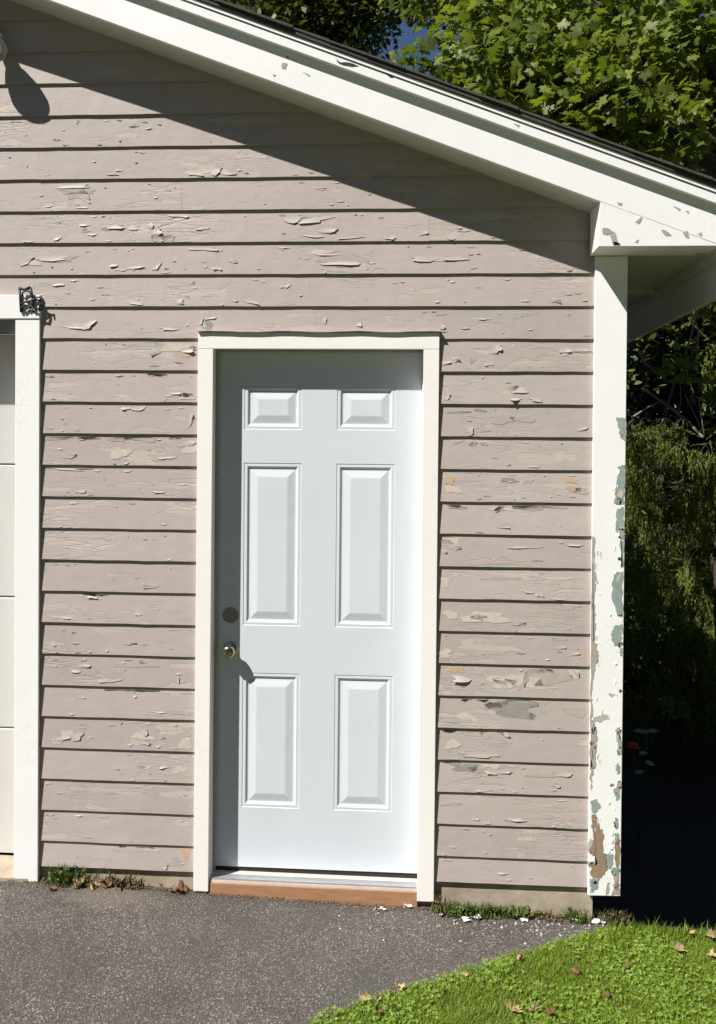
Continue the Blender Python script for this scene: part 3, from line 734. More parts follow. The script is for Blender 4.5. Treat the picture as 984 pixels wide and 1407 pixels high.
# minute blisters and paint ridges: one joined part per board
def blisters(o, x0, x1, zb, zt, n, seed):
    rr = random.Random(seed); V = []; FQ = []
    for _ in range(n):
        w = rr.uniform(.006, .03)*(1.7 if rr.random() < .25 else 1); h = rr.uniform(.0025, .007)
        x = rr.uniform(x0+w, x1-w)
        if mn.noise(Vector((x*2.1, zb*3.0, 3))) < rr.uniform(-.5, .35): continue
        u = rr.random()
        z = (zb+.006+(zt-zb-.03)*u**1.5) if rr.random() < .75 else zt-.022
        lift = rr.uniform(.0008, .0030); up = rr.random() < .6; k = len(V); m = rr.randint(4, 7)
        for i in range(m+1):
            a = i/m; bell = math.sin(math.pi*min(.96, max(.04, a)))**.6; jz = rr.uniform(-.0016, .0016)
            xx = x+(a-.5)*w; za, zc = z-h*.5*bell+jz, z+h*.5*bell+jz
            la, lc = (lift*bell*rr.uniform(.5, 1.2), .0004) if up else (.0004, lift*bell*rr.uniform(.5, 1.2))
            V += [(xx, ysurf(za)-la-.0004, za), (xx, ysurf(zc)-lc-.0004, zc), (xx, ysurf(za)+.001, za+.0004), (xx, ysurf(zc)+.001, zc)]
        for i in range(m):
            p, q = k+i*4, k+i*4+4
            FQ += [(p, q, q+1, p+1), (p+2, q+2, q, p), (p+1, q+1, q+3, p+3)]
        FQ += [(k, k+1, k+3, k+2), (k+m*4, k+m*4+2, k+m*4+3, k+m*4+1)]
    if V: kind(mesh_obj('paint_blisters', V, FQ, FLAKE, o), 'stuff')
for i, (row, a, c, o) in enumerate(BOARDS):
    a2, c2 = max(a, -1.75), min(c, .69)
    if c2-a2 < .1 or row < -7: continue
    n = int((c2-a2)*22*random.uniform(.3, 1.5))
    if row in (-4, -3, -2, 0, 4, 13): n = int(n*1.5)
    blisters(o, a2, c2, ROW0-(row+1)*EXPO if row != 16 else .085, ROW0-row*EXPO, n, 900+i)
# old coats and rot on the corner board, chips on the return and the rake
def poly_px(pts, Y, sub=3, amp=1.1, seed=0):
    rr = random.Random(seed); out = []
    for (a, c) in zip(pts, pts[1:]+pts[:1]):
        for k in range(sub):
            t = k/sub; j = amp if k else .3
            p = W(a[0]+(c[0]-a[0])*t+rr.uniform(-j, j), a[1]+(c[1]-a[1])*t+rr.uniform(-j, j), Y); out.append((p.x, p.z))
    return out
YB = -.019
def cpatch(pts, mat, seed, th=.0012):
    P = [(max(.6868, min(.8092, x)), max(.062, z)) for x, z in poly_px(pts, YB, 6, 1.7, seed=seed)]
    patch('paint_loss', P, lambda x, z: YB, mat, cb, th)
for i, (pts, m) in enumerate([
        ([(847, 574), (860, 574), (860, 605), (854, 603), (851, 592)], TEAL), ([(850, 640), (859, 638), (858, 692), (844, 692), (847, 664)], TEAL), ([(848, 700), (857, 696), (857, 742), (850, 738), (846, 726)], TEAL), ([(852, 742), (857, 742), (856, 780), (853, 776)], TEAL),
        ([(843, 790), (856, 784), (855, 845), (848, 846), (840, 820)], TEAL), ([(843, 862), (855, 857), (854, 884), (844, 887), (840, 874)], TEAL), ([(851, 890), (855, 890), (855, 902), (852, 900)], TEAL),
        ([(811, 735), (817, 737), (816, 775), (819, 790), (817, 815), (817, 840), (818, 860), (817, 880), (811, 880)], GREYC), ([(812, 882), (820, 884), (822, 898), (818, 920), (814, 945), (811, 950)], GREYC), ([(811, 985), (816, 990), (821, 1012), (820, 1030), (815, 1052), (811, 1055)], GREYC), ([(811, 950), (813, 950), (814, 985), (811, 985)], TANW), ([(811, 1055), (814, 1055), (814, 1080), (811, 1085)], GREYC),
        ([(812, 1100), (820, 1098), (825, 1108), (822, 1114), (818, 1119), (812, 1112)], TEAL), ([(843, 1083), (852, 1081), (852, 1098), (846, 1099)], TEAL), ([(813, 1119), (818, 1118), (822, 1130), (830, 1146), (829, 1168), (834, 1180), (834, 1196), (826, 1206), (816, 1207), (811, 1200), (813, 1190), (822, 1186), (818, 1176), (810, 1172), (815, 1150)], BROWNW),
        ([(832, 1172), (842, 1173), (843, 1186), (838, 1194), (833, 1189)], TEAL), ([(845, 1144), (851, 1145), (851, 1160), (846, 1156)], TEAL), ([(845, 1156), (851, 1160), (851, 1198), (846, 1190)], BROWNW), ([(811, 1207), (824, 1207), (822, 1218), (815, 1226), (811, 1226)], TEAL), ([(842, 1198), (851, 1200), (848, 1213), (844, 1212)], GREYC), ([(834, 1213), (838, 1212), (836, 1228), (832, 1228)], GREYC), ([(843, 1222), (852, 1220), (852, 1230), (840, 1230)], GREYC)]):
    cpatch(pts, m, 40+i)
rr = random.Random(5)
for i in range(46):          # small satellites of the larger losses
    side = rr.random(); py = rr.uniform(570, 1225) if side > .35 else rr.uniform(730, 1225)
    px = 858-(py-574)*.0115-abs(rr.gauss(0, 5)) if side > .35 else 811+abs(rr.gauss(0, 4))
    w, h = rr.uniform(1.2, 4), rr.uniform(1.5, 8)
    cpatch([(px-w, py-h*.3), (px-.2*w, py-h), (px+w, py-h*.4), (px+.8*w, py+h*.6), (px-.1*w, py+h), (px-.9*w, py+.5*h)], rr.choice([TEAL, GREYC, GREYC, CREAM] if py < 1110 else [BROWNW, GREYC, TEAL, GREYW]), 300+i, .0009+i*.00003)
for i in range(34):
    sd = rr.random(); py = rr.uniform(640, 1215) if sd > .5 else rr.uniform(740, 1215)
    px = 851-(py-574)*.0115-abs(rr.gauss(0, 5)) if sd > .5 else 818+abs(rr.gauss(0, 5))
    p = W(px, py, YB); w, h = rr.uniform(.006, .014), rr.uniform(.010, .032); q = 1 if sd > .5 else -1; li = rr.uniform(.002, .0055)
    P = [(p.x-q*w*.5, YB-.0003, p.z-h*.5), (p.x-q*w*.5, YB-.0003, p.z+h*.4), (p.x, YB-li*.25, p.z+h*rr.uniform(.3, .6)), (p.x+q*w*.5, YB-li, p.z+h*rr.uniform(.0, .35)), (p.x+q*w*.45, YB-li*.8, p.z-h*rr.uniform(.1, .4)), (p.x, YB-li*.2, p.z-h*rr.uniform(.4, .6))]
    P = [(min(.8105, max(.6865, v[0])), v[1], v[2]) for v in P]
    P2 = [(v[0], v[1]+.0006, v[2]) for v in P]
    mesh_obj('paint_flake', P+P2, [(0, 1, 2, 5), (2, 3, 4, 5), (6, 11, 8, 7), (8, 11, 10, 9)]+[(k, 6+k, 6+(k+1) % 6, (k+1) % 6) for k in range(6)], TRIM, cb)
YR = -OH+.001
def fpatch(pts, mat, seed, parent, Y): patch('paint_loss', poly_px(pts, Y, 2, .7, seed), lambda x, z: Y, mat, parent, .0012)
for i, (pts, m) in enumerate([([(828, 313), (836, 314), (845, 320), (834, 323), (828, 321)], GREYC), ([(838, 323), (846, 321), (850, 335), (842, 336)], GREYC), ([(842, 332), (851, 334), (852, 337), (844, 337)], DARKM), ([(873, 305), (881, 298), (883, 300), (878, 308)], GREYC), ([(908, 316), (914, 316), (923, 324), (915, 324)], GREYC), ([(938, 319), (945, 317), (947, 327), (942, 326)], GREYC), ([(872, 332), (878, 329), (876, 335)], GREYC), ([(958, 322), (964, 319), (966, 326)], GREYC)]):
    fpatch(pts, m, 70+i, ret, YR)
for i, (pts, m) in enumerate([([(848, 278), (855, 279), (854, 283), (850, 282)], GREYC), ([(942, 290), (946, 290), (946, 294)], GREYC), ([(388, 86), (395, 87), (392, 95), (387, 93)], GREYC), ([(393, 77), (397, 78), (396, 81)], DARKM), ([(416, 99), (426, 103), (425, 105)], GREYC), ([(374, 102), (379, 103), (377, 106)], GREYC), ([(925, 283), (935, 287), (934, 290)], GREYC)]):
    fpatch(pts, m, 90+i, rake_b, -OH)
rm = [o for o in garage.children if o.name.startswith('rake_molding')][0]
for i, (pts, m) in enumerate([([(462, 80), (468, 86), (480, 86), (493, 91), (484, 92), (472, 90), (466, 88)], DARKM), ([(528, 99), (533, 100), (541, 107), (534, 105)], DARKM), ([(706, 170), (714, 172), (713, 175)], GREYC)]):
    fpatch(pts, m, 97+i, rm, -OH-.026)

# ------------------------------------------------------------------ lamp and cable on the wall
LC = W(-14, 60, -.095)
lamp = tag(empty('flood_light', (LC.x-.14, 0, LC.z+.16)), 'grey bullet flood light on the gable wall, pointing down', 'lamp')
def part(mb, name, mat, parent, smooth=False):
    o = mb.obj(name, mat, parent, smooth); o.matrix_parent_inverse = Matrix.Translation(-parent.location); return o
bc = Vector((LC.x-.14, -.004, LC.z+.16))
part(MB().lathe([(0, .055), (.02, .053), (.028, .04), (.03, .01)], bc, (0, -1, 0)), 'base_plate', GREYMETAL, lamp, True)
ax = Vector((.30, -.55, -.85)).normalized()
part(MB().tube([bc+Vector((0, -.028, 0)), bc+Vector((.03, -.075, .0)), LC-ax*.135, LC-ax*.05], .017, 10), 'arm', GREYMETAL, lamp, True)
part(MB().lathe([(-.062, .025), (-.032, .029), (-.02, .040), (.016, .060), (.042, .064), (.052, .061), (.053, .057), (.034, .043)], LC-ax*.02, ax), 'lamp_shade', GREYMETAL, lamp, True)
part(MB().lathe([(.008, .038), (.038, .047), (.049, .038), (.054, .017)], LC-ax*.02, ax), 'bulb', BULB, lamp, True)

cab = tag(empty('cable_bundle', W(37, 428, -.03)), 'black looped cable bundle clipped on the garage door header end', 'cable')
def px3(l, Y): return [W(a, c, Y) for a, c in l]
part(MB().tube(px3([(27, 396), (28, 412), (29, 429)], -.028), .0052, 6).tube(px3([(27, 396), (34, 398), (42, 395)], -.030), .006, 6).tube(px3([(42, 395), (44, 404), (45, 416), (46, 424)], -.030), .0052, 6), 'bracket', BLACKC, cab, True)
circ = [W(36.5+6*math.cos(t), 405+5.5*math.sin(t), -.033) for t in np.linspace(0, 2*math.pi, 17)]
part(MB().tube(circ, .0035, 6), 'loop', BLACKC, cab, True)
part(MB().tube(px3([(29, 418), (34, 415), (40, 414), (47, 411), (54, 413), (55, 420), (54, 428)], -.032), .0042, 6).tube(px3([(28, 424), (34, 419), (41, 420), (47, 424), (52, 425)], -.036), .004, 6)
     .tube(px3([(44, 414), (50, 409), (55, 408), (56, 415)], -.040), .0035, 6), 'cable', BLACKC, cab, True)
part(MB().tube(px3([(30, 428), (32, 424), (35, 427)], -.028), .003, 5).tube(px3([(40, 428), (42, 423), (45, 426), (47, 429)], -.028), .003, 5).tube(px3([(53, 414), (56, 419), (58, 421)], -.024), .0035, 5).tube(px3([(53, 427), (58, 425), (59, 421)], -.020), .003, 5), 'loose_end', BLACKC, cab, True)

# ------------------------------------------------------------------ foliage helpers
def instances(tv, tf, C, R, S):
    """template verts (n,3), tris (m,k); centres (N,3), rotations (N,3,3), scales (N,)"""
    tv = np.asarray(tv, float); tf = np.asarray(tf, int); N = len(C)
    P = np.einsum('nij,vj->nvi', R, tv)*np.asarray(S)[:, None, None] + np.asarray(C)[:, None, :]
    T = tf[None] + (np.arange(N)*len(tv))[:, None, None]
    return P.reshape(-1, 3), T.reshape(-1, tf.shape[1])
def frames(nrm, tipdir):
    n = nrm/np.linalg.norm(nrm, axis=1, keepdims=True)
    t = tipdir - n*np.sum(tipdir*n, axis=1, keepdims=True); t /= np.linalg.norm(t, axis=1, keepdims=True)+1e-9
    s = np.cross(t, n)
    return np.stack([s, t, n], axis=2)       # columns: side, tip, normal
ML = [(0, -.42), (.10, -.12), (.20, -.30), (.34, -.24), (.30, -.10), (.52, -.02), (.44, .08), (.50, .24), (.30, .20), (.26, .30), (.14, .22), (.16, .40), (.07, .44), (0, .62)]
ML = [(x, y+.05) for x, y in ML]
ml = [(0, .02, 0)] + [(x, y, -.16*abs(x)-.10*max(0, y)**2) for x, y in ML] + [(-x, y, -.16*abs(x)-.10*max(0, y)**2) for x, y in ML[-2:0:-1]]
mlf = [(0, i, i+1) for i in range(1, len(ml)-1)] + [(0, len(ml)-1, 1)]
OV = [(0, -.5, 0), (.2, -.2, -.03), (.24, .1, -.04), (0, .55, -.08), (-.24, .1, -.04), (-.2, -.2, -.03)]
OVF = [(0, 1, 5), (1, 2, 5), (2, 4, 5), (2, 3, 4)]
SUN = np.array(sdir)
def leaf_cloud(lumps, n_per, size, shell=.5, tv=ml, tf=mlf, up=.7, sun=.6, tip_down=.6, rnd=.8, clump=0):
    C = []
    for (c, rad), n in zip(lumps, n_per):
        c = np.array(c); rad = np.array(rad)*np.ones(3)
        d = rng.normal(size=(n, 3)); d /= np.linalg.norm(d, axis=1, keepdims=True)
        q = rng.uniform(shell, 1, n)**.6
        # uneven outline
        w = np.array([1+.30*mn.noise(Vector((float(v[0])*2.3+c[0], float(v[1])*2.3, float(v[2])*2.3))) for v in d])
        C.append(c + d*rad*(q*w)[:, None])
    C = np.concatenate(C); N = len(C)
    if clump:
        k = N//clump; idx = rng.integers(0, k, N); C = C[idx] + rng.normal(size=(N, 3))*size*1.1
    nr = rng.normal(size=(N, 3))*rnd + np.array([0, 0, up]) + SUN*sun
    tp = rng.normal(size=(N, 3)); tp[:, 2] -= tip_down
    return instances(tv, tf, C, frames(nr, tp), size*rng.uniform(.55, 1.15, N))
def limbs(base, top, lumps, r0, mat_parent, sub=2):
    b = MB(); base = Vector(base); top = Vector(top)
    pts = [base+(top-base)*t + Vector((.12*math.sin(t*5+base.x), .12*math.cos(t*4), 0))*t for t in np.linspace(0, 1, 9)]
    b.tube(pts, [r0*(1-.75*t) for t in np.linspace(0, 1, 9)], 10)
    tr = b
    for (c, rad) in lumps:
        c = Vector(c); t = min(.92, max(.25, (c.z-base.z)/(top.z-base.z)*.75)); a = base+(top-base)*t
        mid = (a+c)*.5+Vector((random.uniform(-.1, .1), random.uniform(-.1, .1), .18))
        tr.tube([a, mid, c], [r0*.32, r0*.2, r0*.07], 6)
        for _ in range(sub):
            e = c+Vector((random.uniform(-1, 1), random.uniform(-1, 1), random.uniform(-.6, .8)))*(rad if isinstance(rad, (int, float)) else rad[0])*.9
            tr.tube([mid.lerp(c, .6), c.lerp(e, .5)+Vector((0, 0, .05)), e], [r0*.1, r0*.06, r0*.02], 5)
    return tr
def tree(name, label, loc, top, r0, lumps, crowns, group=None, cat='tree'):
    """crowns: list of (V, T, mat)"""
    root = tag(empty(name, loc), label, cat, group)
    part(limbs(loc, top, lumps, r0, None), 'trunk', BARK, root, True)
    for (V, T, m) in crowns:
        o = np_obj('crown', V, T, m, root); o.matrix_parent_inverse = Matrix.Translation(-root.location)
    return root

# ------------------------------------------------------------------ maple beside the garage
def at(px, py, Y): p = W(px, py, Y); return (p.x, p.y, p.z)
mlump = [(at(700, 60, 3.0), (.50, .5, .42)), (at(800, 40, 2.8), (.55, .5, .42)), (at(900, 60, 3.0), (.55, .5, .45)), (at(715, 140, 2.8), (.42, .4, .32)), (at(820, 150, 2.3), (.40, .4, .30)), (at(905, 175, 2.2), (.36, .35, .28)), (at(760, 160, 2.5), (.34, .34, .26)), (at(850, 90, 2.4), (.40, .35, .30)), (at(596, 80, 3.6), (.34, .3, .20)), (at(720, 90, 2.5), (.36, .35, .28)), (at(985, 130, 3.2), (.42, .4, .5)),
         (at(660, 15, 3.2), (.35, .4, .22)), (at(985, 30, 3.0), (.5, .5, .4)), (at(850, 205, 2.6), (.34, .3, .22)), (at(660, 120, 3.4), (.24, .3, .20)), (at(1060, 90, 3.4), (.6, .6, .8)), (at(800, -110, 4.0), (.8, .6, .4)), (at(960, -110, 4.2), (.9, .6, .5)), (at(1120, 260, 3.8), (.6, .6, .7)), (at(590, -6, 4.0), (.42, .4, .18)), ((2.5, 5.0, 5.4), (.8, .7, .6)), ((3.3, 5.4, 4.4), (.8, .7, .7))]
mV, mT = leaf_cloud(mlump, [472, 504, 259, 378, 378, 190, 298, 346, 117, 298, 224, 189, 378, 235, 141, 567, 472, 472, 472, 141, 598, 598], .112, .2, rnd=.95, sun=.8)
tree('maple_tree', 'broad leaved maple with sunlit yellow green leaves hanging over the garage roof', (4.3, 4.2, terrain(4.3, 4.2)), (3.9, 4.0, 6.2), .16, [(c, r_) for c, r_ in mlump], [(mV, mT, MAPLE)])
# duller tree behind it and one behind the ridge
l2 = [((1.45, 7.6, 6.4), (.95, .9, .8)), ((2.6, 7.4, 5.2), (1.5, .9, 1.3)), ((2.4, 7.8, 6.9), (1.6, 1, 1.2)), ((4.2, 7.6, 5.6), (1.5, 1, 1.6)), ((3.2, 7.9, 3.6), (1.2, .9, 1.1)), ((4.4, 7.6, 3.4), (1.2, .9, 1.3)), ((.6, 7.8, 7.75), (1.3, .8, .65))]
V2, T2 = leaf_cloud(l2, [3600, 5200, 5200, 5200, 3000, 3000, 2600], .12, .1, OV, OVF)
tree('leafy_tree', 'dense dark leafy tree behind the sunlit maple', (5.6, 8.2, terrain(5.6, 8.2)), (4.2, 8.0, 7), .2, l2, [(V2, T2, MAPLE_D)])
l3 = [((-2.6, 10.2, 8.0), (1.5, 1.2, 1.6)), ((-1.4, 10.4, 7.2), (1.2, 1.0, 1.3)), ((-1.3, 10.0, 8.6), (1.1, 1.0, 1.1)), ((-.35, 10.3, 8.95), (.9, .8, .55)), ((-4.2, 10.6, 8.4), (1.8, 1.3, 2)), ((-1.6, 10.8, 10.4), (2.0, 1.4, 1.3)), ((-3, 10.8, 5.8), (1.8, 1.2, 1.6)), ((-1.2, 10.6, 6.7), (.8, .8, .6))]
V3, T3 = leaf_cloud(l3, [5600, 4800, 4600, 1700, 3600, 3600, 2600, 1500], .15, .1, OV, OVF, tip_down=1.6)
tree('oak_tree', 'tall dark tree rising behind the garage ridge', (-2.2, 11.2, terrain(-2.2, 11.2)), (-2.0, 10.9, 10), .28, l3, [(V3, T3, MAPLE_D)])

# ------------------------------------------------------------------ spruce beside the garage
def spruce(root_loc, height, boughs, mat, needle=.040, nn=24):
    """boughs: list of (tip point, number of hanging twigs, spread)"""
    V = []; T = []; stems = MB(); base = Vector(root_loc)
    nbase = 0; allC = []; 
    starts = []; dirs = []; lens = []
    for (tip, n, spread, hang) in boughs:
        tip = Vector(tip); a = Vector((base.x, base.y, min(base.z+height*.9, tip.z+.55))).lerp(tip, .86 if spread < .1 else .5); mid = a.lerp(tip, .55)+Vector((0, 0, .10))
        stems.tube([a, mid, tip], [.007, .005, .003], 5)
        for _ in range(n):
            t = random.uniform(.72, 1) if spread < .1 else random.uniform(.2, 1)**.5; p = a.lerp(mid, t*2) if t < .5 else mid.lerp(tip, t*2-1)
            p = p+Vector((random.gauss(0, spread), random.gauss(0, spread), random.gauss(0, spread*.5)))
            starts.append(p); d = Vector((random.gauss(0, .16), random.gauss(0, .16), -1)) if random.random() < .92 else Vector((random.gauss(0, .8), random.gauss(0, .8), -.25))
            dirs.append(d.normalized()); lens.append(random.uniform(.5, 1.2)*hang)
    N = len(starts); S = np.array(starts); D = np.array(dirs); Ln = np.array(lens)
    a = np.cross(D, [.3, .9, .1]); a /= np.linalg.norm(a, axis=1, keepdims=True); b = np.cross(D, a)
    vs = []; k = 0
    for j in range(nn):
        t = (j+rng.uniform(0, 1, N))/nn
        sway = np.stack([.05*np.sin(t*3+S[:, 0]*20), .05*np.cos(t*3+S[:, 1]*20), np.zeros(N)], 1)*Ln[:, None]
        p = S+D*(t*Ln)[:, None]+sway
        ang = rng.uniform(0, 2*math.pi, N); o = a*np.cos(ang)[:, None]+b*np.sin(ang)[:, None]
        ln = needle*rng.uniform(.7, 1.35, N)*(1.15-.5*t)
        tipp = p+(o*.55+D*.9)*ln[:, None]
        side = np.cross(o, D)*.0060
        vs.append(np.stack([p+side, p-side, tipp], 1))
    P = np.stack(vs, 1).reshape(-1, 3); Tt = np.arange(len(P)).reshape(-1, 3)
    return stems, P, Tt
bo = []
sp_root = (4.5, 7.4, terrain(4.5, 7.4))
for k in range(190):           # the near side, a hanging curtain beside the garage corner
    px = random.uniform(845, 1030); py = random.uniform(575, 900) if k < 140 else random.uniform(840, 980); Yb = random.uniform(5.3, 7.0)
    p = W(px, py, Yb); bo.append(((p.x, p.y, p.z), random.randint(14, 26), .05, random.uniform(.28, .62)))
for k in range(40):
    z = random.uniform(-.3, 4.6); d = random.uniform(.7, 1.9)*(1.15-.12*max(0, z)); ang = random.uniform(0, 2*math.pi)
    bo.append(((sp_root[0]+math.cos(ang)*d, sp_root[1]+math.sin(ang)*d, z), random.randint(60, 100), .15, random.uniform(.2, .48)))
stems, P, Tt = spruce(sp_root, 6.5, bo, SPRUCE)
spr = tag(empty('spruce_tree', sp_root), 'drooping spruce with hanging olive twigs beside the garage corner', 'tree')
part(stems.tube([Vector(sp_root)+Vector((.05*math.sin(t), 0, t)) for t in np.linspace(0, 6.5, 9)], [.15*(1-t/7) for t in np.linspace(0, 6.5, 9)], 10), 'trunk', BARK, spr, True)
o = np_obj('crown', P, Tt, SPRUCE, spr); o.matrix_parent_inverse = Matrix.Translation(-spr.location)
tw = MB()
for pts, r_ in [([(884, 534), (905, 549), (925, 563), (948, 582), (966, 601)], .012), ([(871, 572), (890, 560), (908, 551)], .008), ([(877, 482), (884, 496), (896, 508), (915, 521)], .007), ([(957, 402), (955, 440), (950, 460), (943, 480), (945, 520)], .007), ([(955, 440), (960, 455), (957, 490)], .006), ([(893, 466), (907, 472)], .006), ([(862, 588), (882, 600), (895, 612), (915, 622)], .006), ([(930, 520), (922, 545), (910, 575)], .004), ([(934, 520), (936, 550), (928, 580)], .004), ([(940, 540), (950, 560), (964, 590)], .004), ([(960, 545), (964, 575), (968, 600)], .005), ([(926, 525), (918, 550), (915, 580)], .004)]:
    tw.tube([W(a, c, 3.4+.3*math.sin(a*.05)) for a, c in pts], r_, 5)
part(tw, 'dead_branch', TWIG, spr, True)
# shoots of maple growing through it
sh = [(at(975, 540, 3.6), (.14, .2, .34)), (at(940, 500, 3.4), (.20, .2, .16)), (at(930, 600, 3.5), (.12, .15, .10)), (at(925, 975, 3.6), (.14, .15, .12)), (at(985, 420, 3.5), (.2, .2, .3))]
V4, T4 = leaf_cloud(sh, [46, 34, 14, 16, 40], .10, .2)
sr = tag(empty('maple_sapling', (2.62, .4+3.6, terrain(2.62, 4.0))), 'thin maple sapling growing up through the drooping spruce', 'tree')
part(limbs((2.62, 4.0, terrain(2.62, 4)), (2.5, 4.0, 2.9), sh, .022, None, 1), 'trunk', BARK, sr, True)
o = np_obj('crown', V4, T4, MAPLE, sr); o.matrix_parent_inverse = Matrix.Translation(-sr.location)

# dark evergreens further back, thick to the ground
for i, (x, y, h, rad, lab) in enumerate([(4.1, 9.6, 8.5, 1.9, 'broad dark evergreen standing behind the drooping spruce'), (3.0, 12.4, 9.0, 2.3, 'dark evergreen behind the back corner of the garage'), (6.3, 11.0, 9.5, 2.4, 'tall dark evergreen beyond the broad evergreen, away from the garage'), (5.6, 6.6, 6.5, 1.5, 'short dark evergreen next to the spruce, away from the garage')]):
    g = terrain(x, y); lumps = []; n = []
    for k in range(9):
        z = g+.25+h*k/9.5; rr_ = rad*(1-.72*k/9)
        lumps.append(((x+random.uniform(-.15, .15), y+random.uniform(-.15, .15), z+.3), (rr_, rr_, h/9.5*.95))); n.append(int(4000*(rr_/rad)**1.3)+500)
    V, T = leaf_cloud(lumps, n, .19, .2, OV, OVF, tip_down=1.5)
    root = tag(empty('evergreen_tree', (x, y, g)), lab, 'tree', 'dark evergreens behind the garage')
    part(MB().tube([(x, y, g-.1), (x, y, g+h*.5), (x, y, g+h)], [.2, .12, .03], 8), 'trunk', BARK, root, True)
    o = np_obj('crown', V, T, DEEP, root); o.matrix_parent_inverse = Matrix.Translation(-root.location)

# unseen trees added behind the camera to block low sky and deepen the shadows
for i, (x, y, h, rad) in enumerate([(-13, -9.5, 9, 2.9), (-9.5, -14, 10, 3.0), (-5.5, -16, 11, 3.1), (-1.2, -15, 12.5, 3.2), (3.2, -14, 13, 3.2), (7.4, -12.5, 13, 3.2), (10.5, -8.6, 13, 3.1), (12, -4, 12, 3.0)]):
    g = terrain(x, y); lumps = []; n = []
    for k in range(7):
        z = g+.3+h*k/7.5; rr_ = rad*(1-.45*k/7)
        lumps.append(((x+random.uniform(-.3, .3), y+random.uniform(-.3, .3), z+.5), (rr_, rr_*.8, h/7.5*1.1))); n.append(650)
    V, T = leaf_cloud(lumps, n, .42, .45, OV, OVF, tip_down=1.2)
    root = tag(empty('sky_block_tree', (x, y, g)), 'unseen evergreen added behind the camera to block the low sky', 'tree', 'trees added to block the low sky')
    part(MB().tube([(x, y, g-.1), (x, y, g+h*.5), (x, y, g+h)], [.26, .15, .04], 8), 'trunk', BARK, root, True)
    o = np_obj('crown', V, T, DEEP, root); o.matrix_parent_inverse = Matrix.Translation(-root.location)

# ------------------------------------------------------------------ lawn grass and clover
def lawn_points(n, x0, x1, y0, y1, fringe=0.0):
    X = rng.uniform(x0, x1, n); Y = rng.uniform(y0, y1, n)
    keep = []
    for x, y in zip(X, Y):
        e = edge_x(min(y, -.03)); dens = .5+.9*mn.noise(Vector((x*6, y*6, 9)))
        keep.append(x > e-fringe-.012*dens and (y < -.085+.03*mn.noise(Vector((x*8, 0, 0))) or x < .72 and y < -.05))
    k = np.array(keep); X, Y = X[k], Y[k]
    Z = np.array([lawn_z(x, y) for x, y in zip(X, Y)]); return np.stack([X, Y, Z], 1)
BL = [(-.5, 0, 0), (.5, 0, 0), (.42, .10, .45), (-.42, .10, .45), (0, .36, .92)]
BLF = [(0, 1, 2), (0, 2, 3), (3, 2, 4)]
def blades(P, h, wdt, lean=.5):
    N = len(P); a = rng.uniform(0, 2*math.pi, N); hh = h*rng.uniform(.45, 1.25, N); ln = lean*rng.uniform(.1, 1.8, N)
    tv = np.array(BL); out = np.zeros((N, 5, 3))
    ca, sa = np.cos(a)[:, None], np.sin(a)[:, None]
    lx = tv[None, :, 0]*(wdt*rng.uniform(.7, 1.3, N))[:, None]; ly = tv[None, :, 1]*(hh*ln*2)[:, None]; lz = tv[None, :, 2]*hh[:, None]
    out[:, :, 0] = lx*ca-ly*sa; out[:, :, 1] = lx*sa+ly*ca; out[:, :, 2] = lz
    out += P[:, None, :]
    T = np.array(BLF)[None]+(np.arange(N)*5)[:, None, None]
    return out.reshape(-1, 3), T.reshape(-1, 3)
Pg = np.concatenate([lawn_points(150000, -.75, 1.5, -1.15, 0, .004), lawn_points(30000, -2.2, 3.2, -3.0, 0), lawn_points(500, .70, 1.4, -.08, -.03)])
hmod = np.array([1+.55*mn.noise(Vector((p[0]*9, p[1]*9, 6)))+.35*mn.noise(Vector((p[0]*26, p[1]*26, 2))) for p in Pg])
gV, gT = blades(Pg, .017*hmod, .0022, 1.2)
Pf = np.stack([rng.uniform(.74, 2.2, 2600), rng.uniform(-.13, -.07, 2600), np.zeros(2600)], 1); Pf[:, 2] = [lawn_z(p[0], p[1]) for p in Pf]
v2, t2 = blades(Pf, .040*rng.uniform(.3, 1.3, 2600), .0026, .6); gT = np.concatenate([gT, t2+len(gV)]); gV = np.concatenate([gV, v2])
g = np_obj('grass', gV, gT, GRASS); kind(g, 'stuff'); g['label'] = 'short mown green grass of the lawn'
Pc = lawn_points(11000, -.75, 1.5, -1.15, 0, .02); Pc = np.concatenate([Pc, lawn_points(1500, -2, 3, -3, 0)])
keep = np.array([mn.noise(Vector((p[0]*4, p[1]*4, 3)))+.35*mn.noise(Vector((p[0]*17, p[1]*17, 3))) > -.10 for p in Pc]); Pc = Pc[keep]
Pc[:, 2] += rng.uniform(.006, .018, len(Pc))
DK = [(0, 0, 0)]+[(.5*math.cos(t), .55+.5*math.sin(t), -.05*abs(math.cos(t))) for t in np.linspace(-math.pi/2, 1.5*math.pi, 8)[:-1]]
DKF = [(0, i, i+1) for i in range(2, 7)]
cVs = []; cTs = []; nb = 0
for k in range(3):
    N = len(Pc); nr = rng.normal(size=(N, 3))*.30+np.array([0, -.25, 1]); an = rng.uniform(0, .4, N)+k*2.09+Pc[:, 0]*300
    tp = np.stack([np.cos(an), np.sin(an), np.zeros(N)], 1)
    v, t = instances(DK, DKF, Pc, frames(nr, tp), rng.uniform(.0040, .0085, N)); cVs.append(v); cTs.append(t+nb); nb += len(v)
cl = np_obj('clover', np.concatenate(cVs), np.concatenate(cTs), CLOVER); kind(cl, 'stuff'); cl['label'] = 'clover leaves mixed into the lawn'

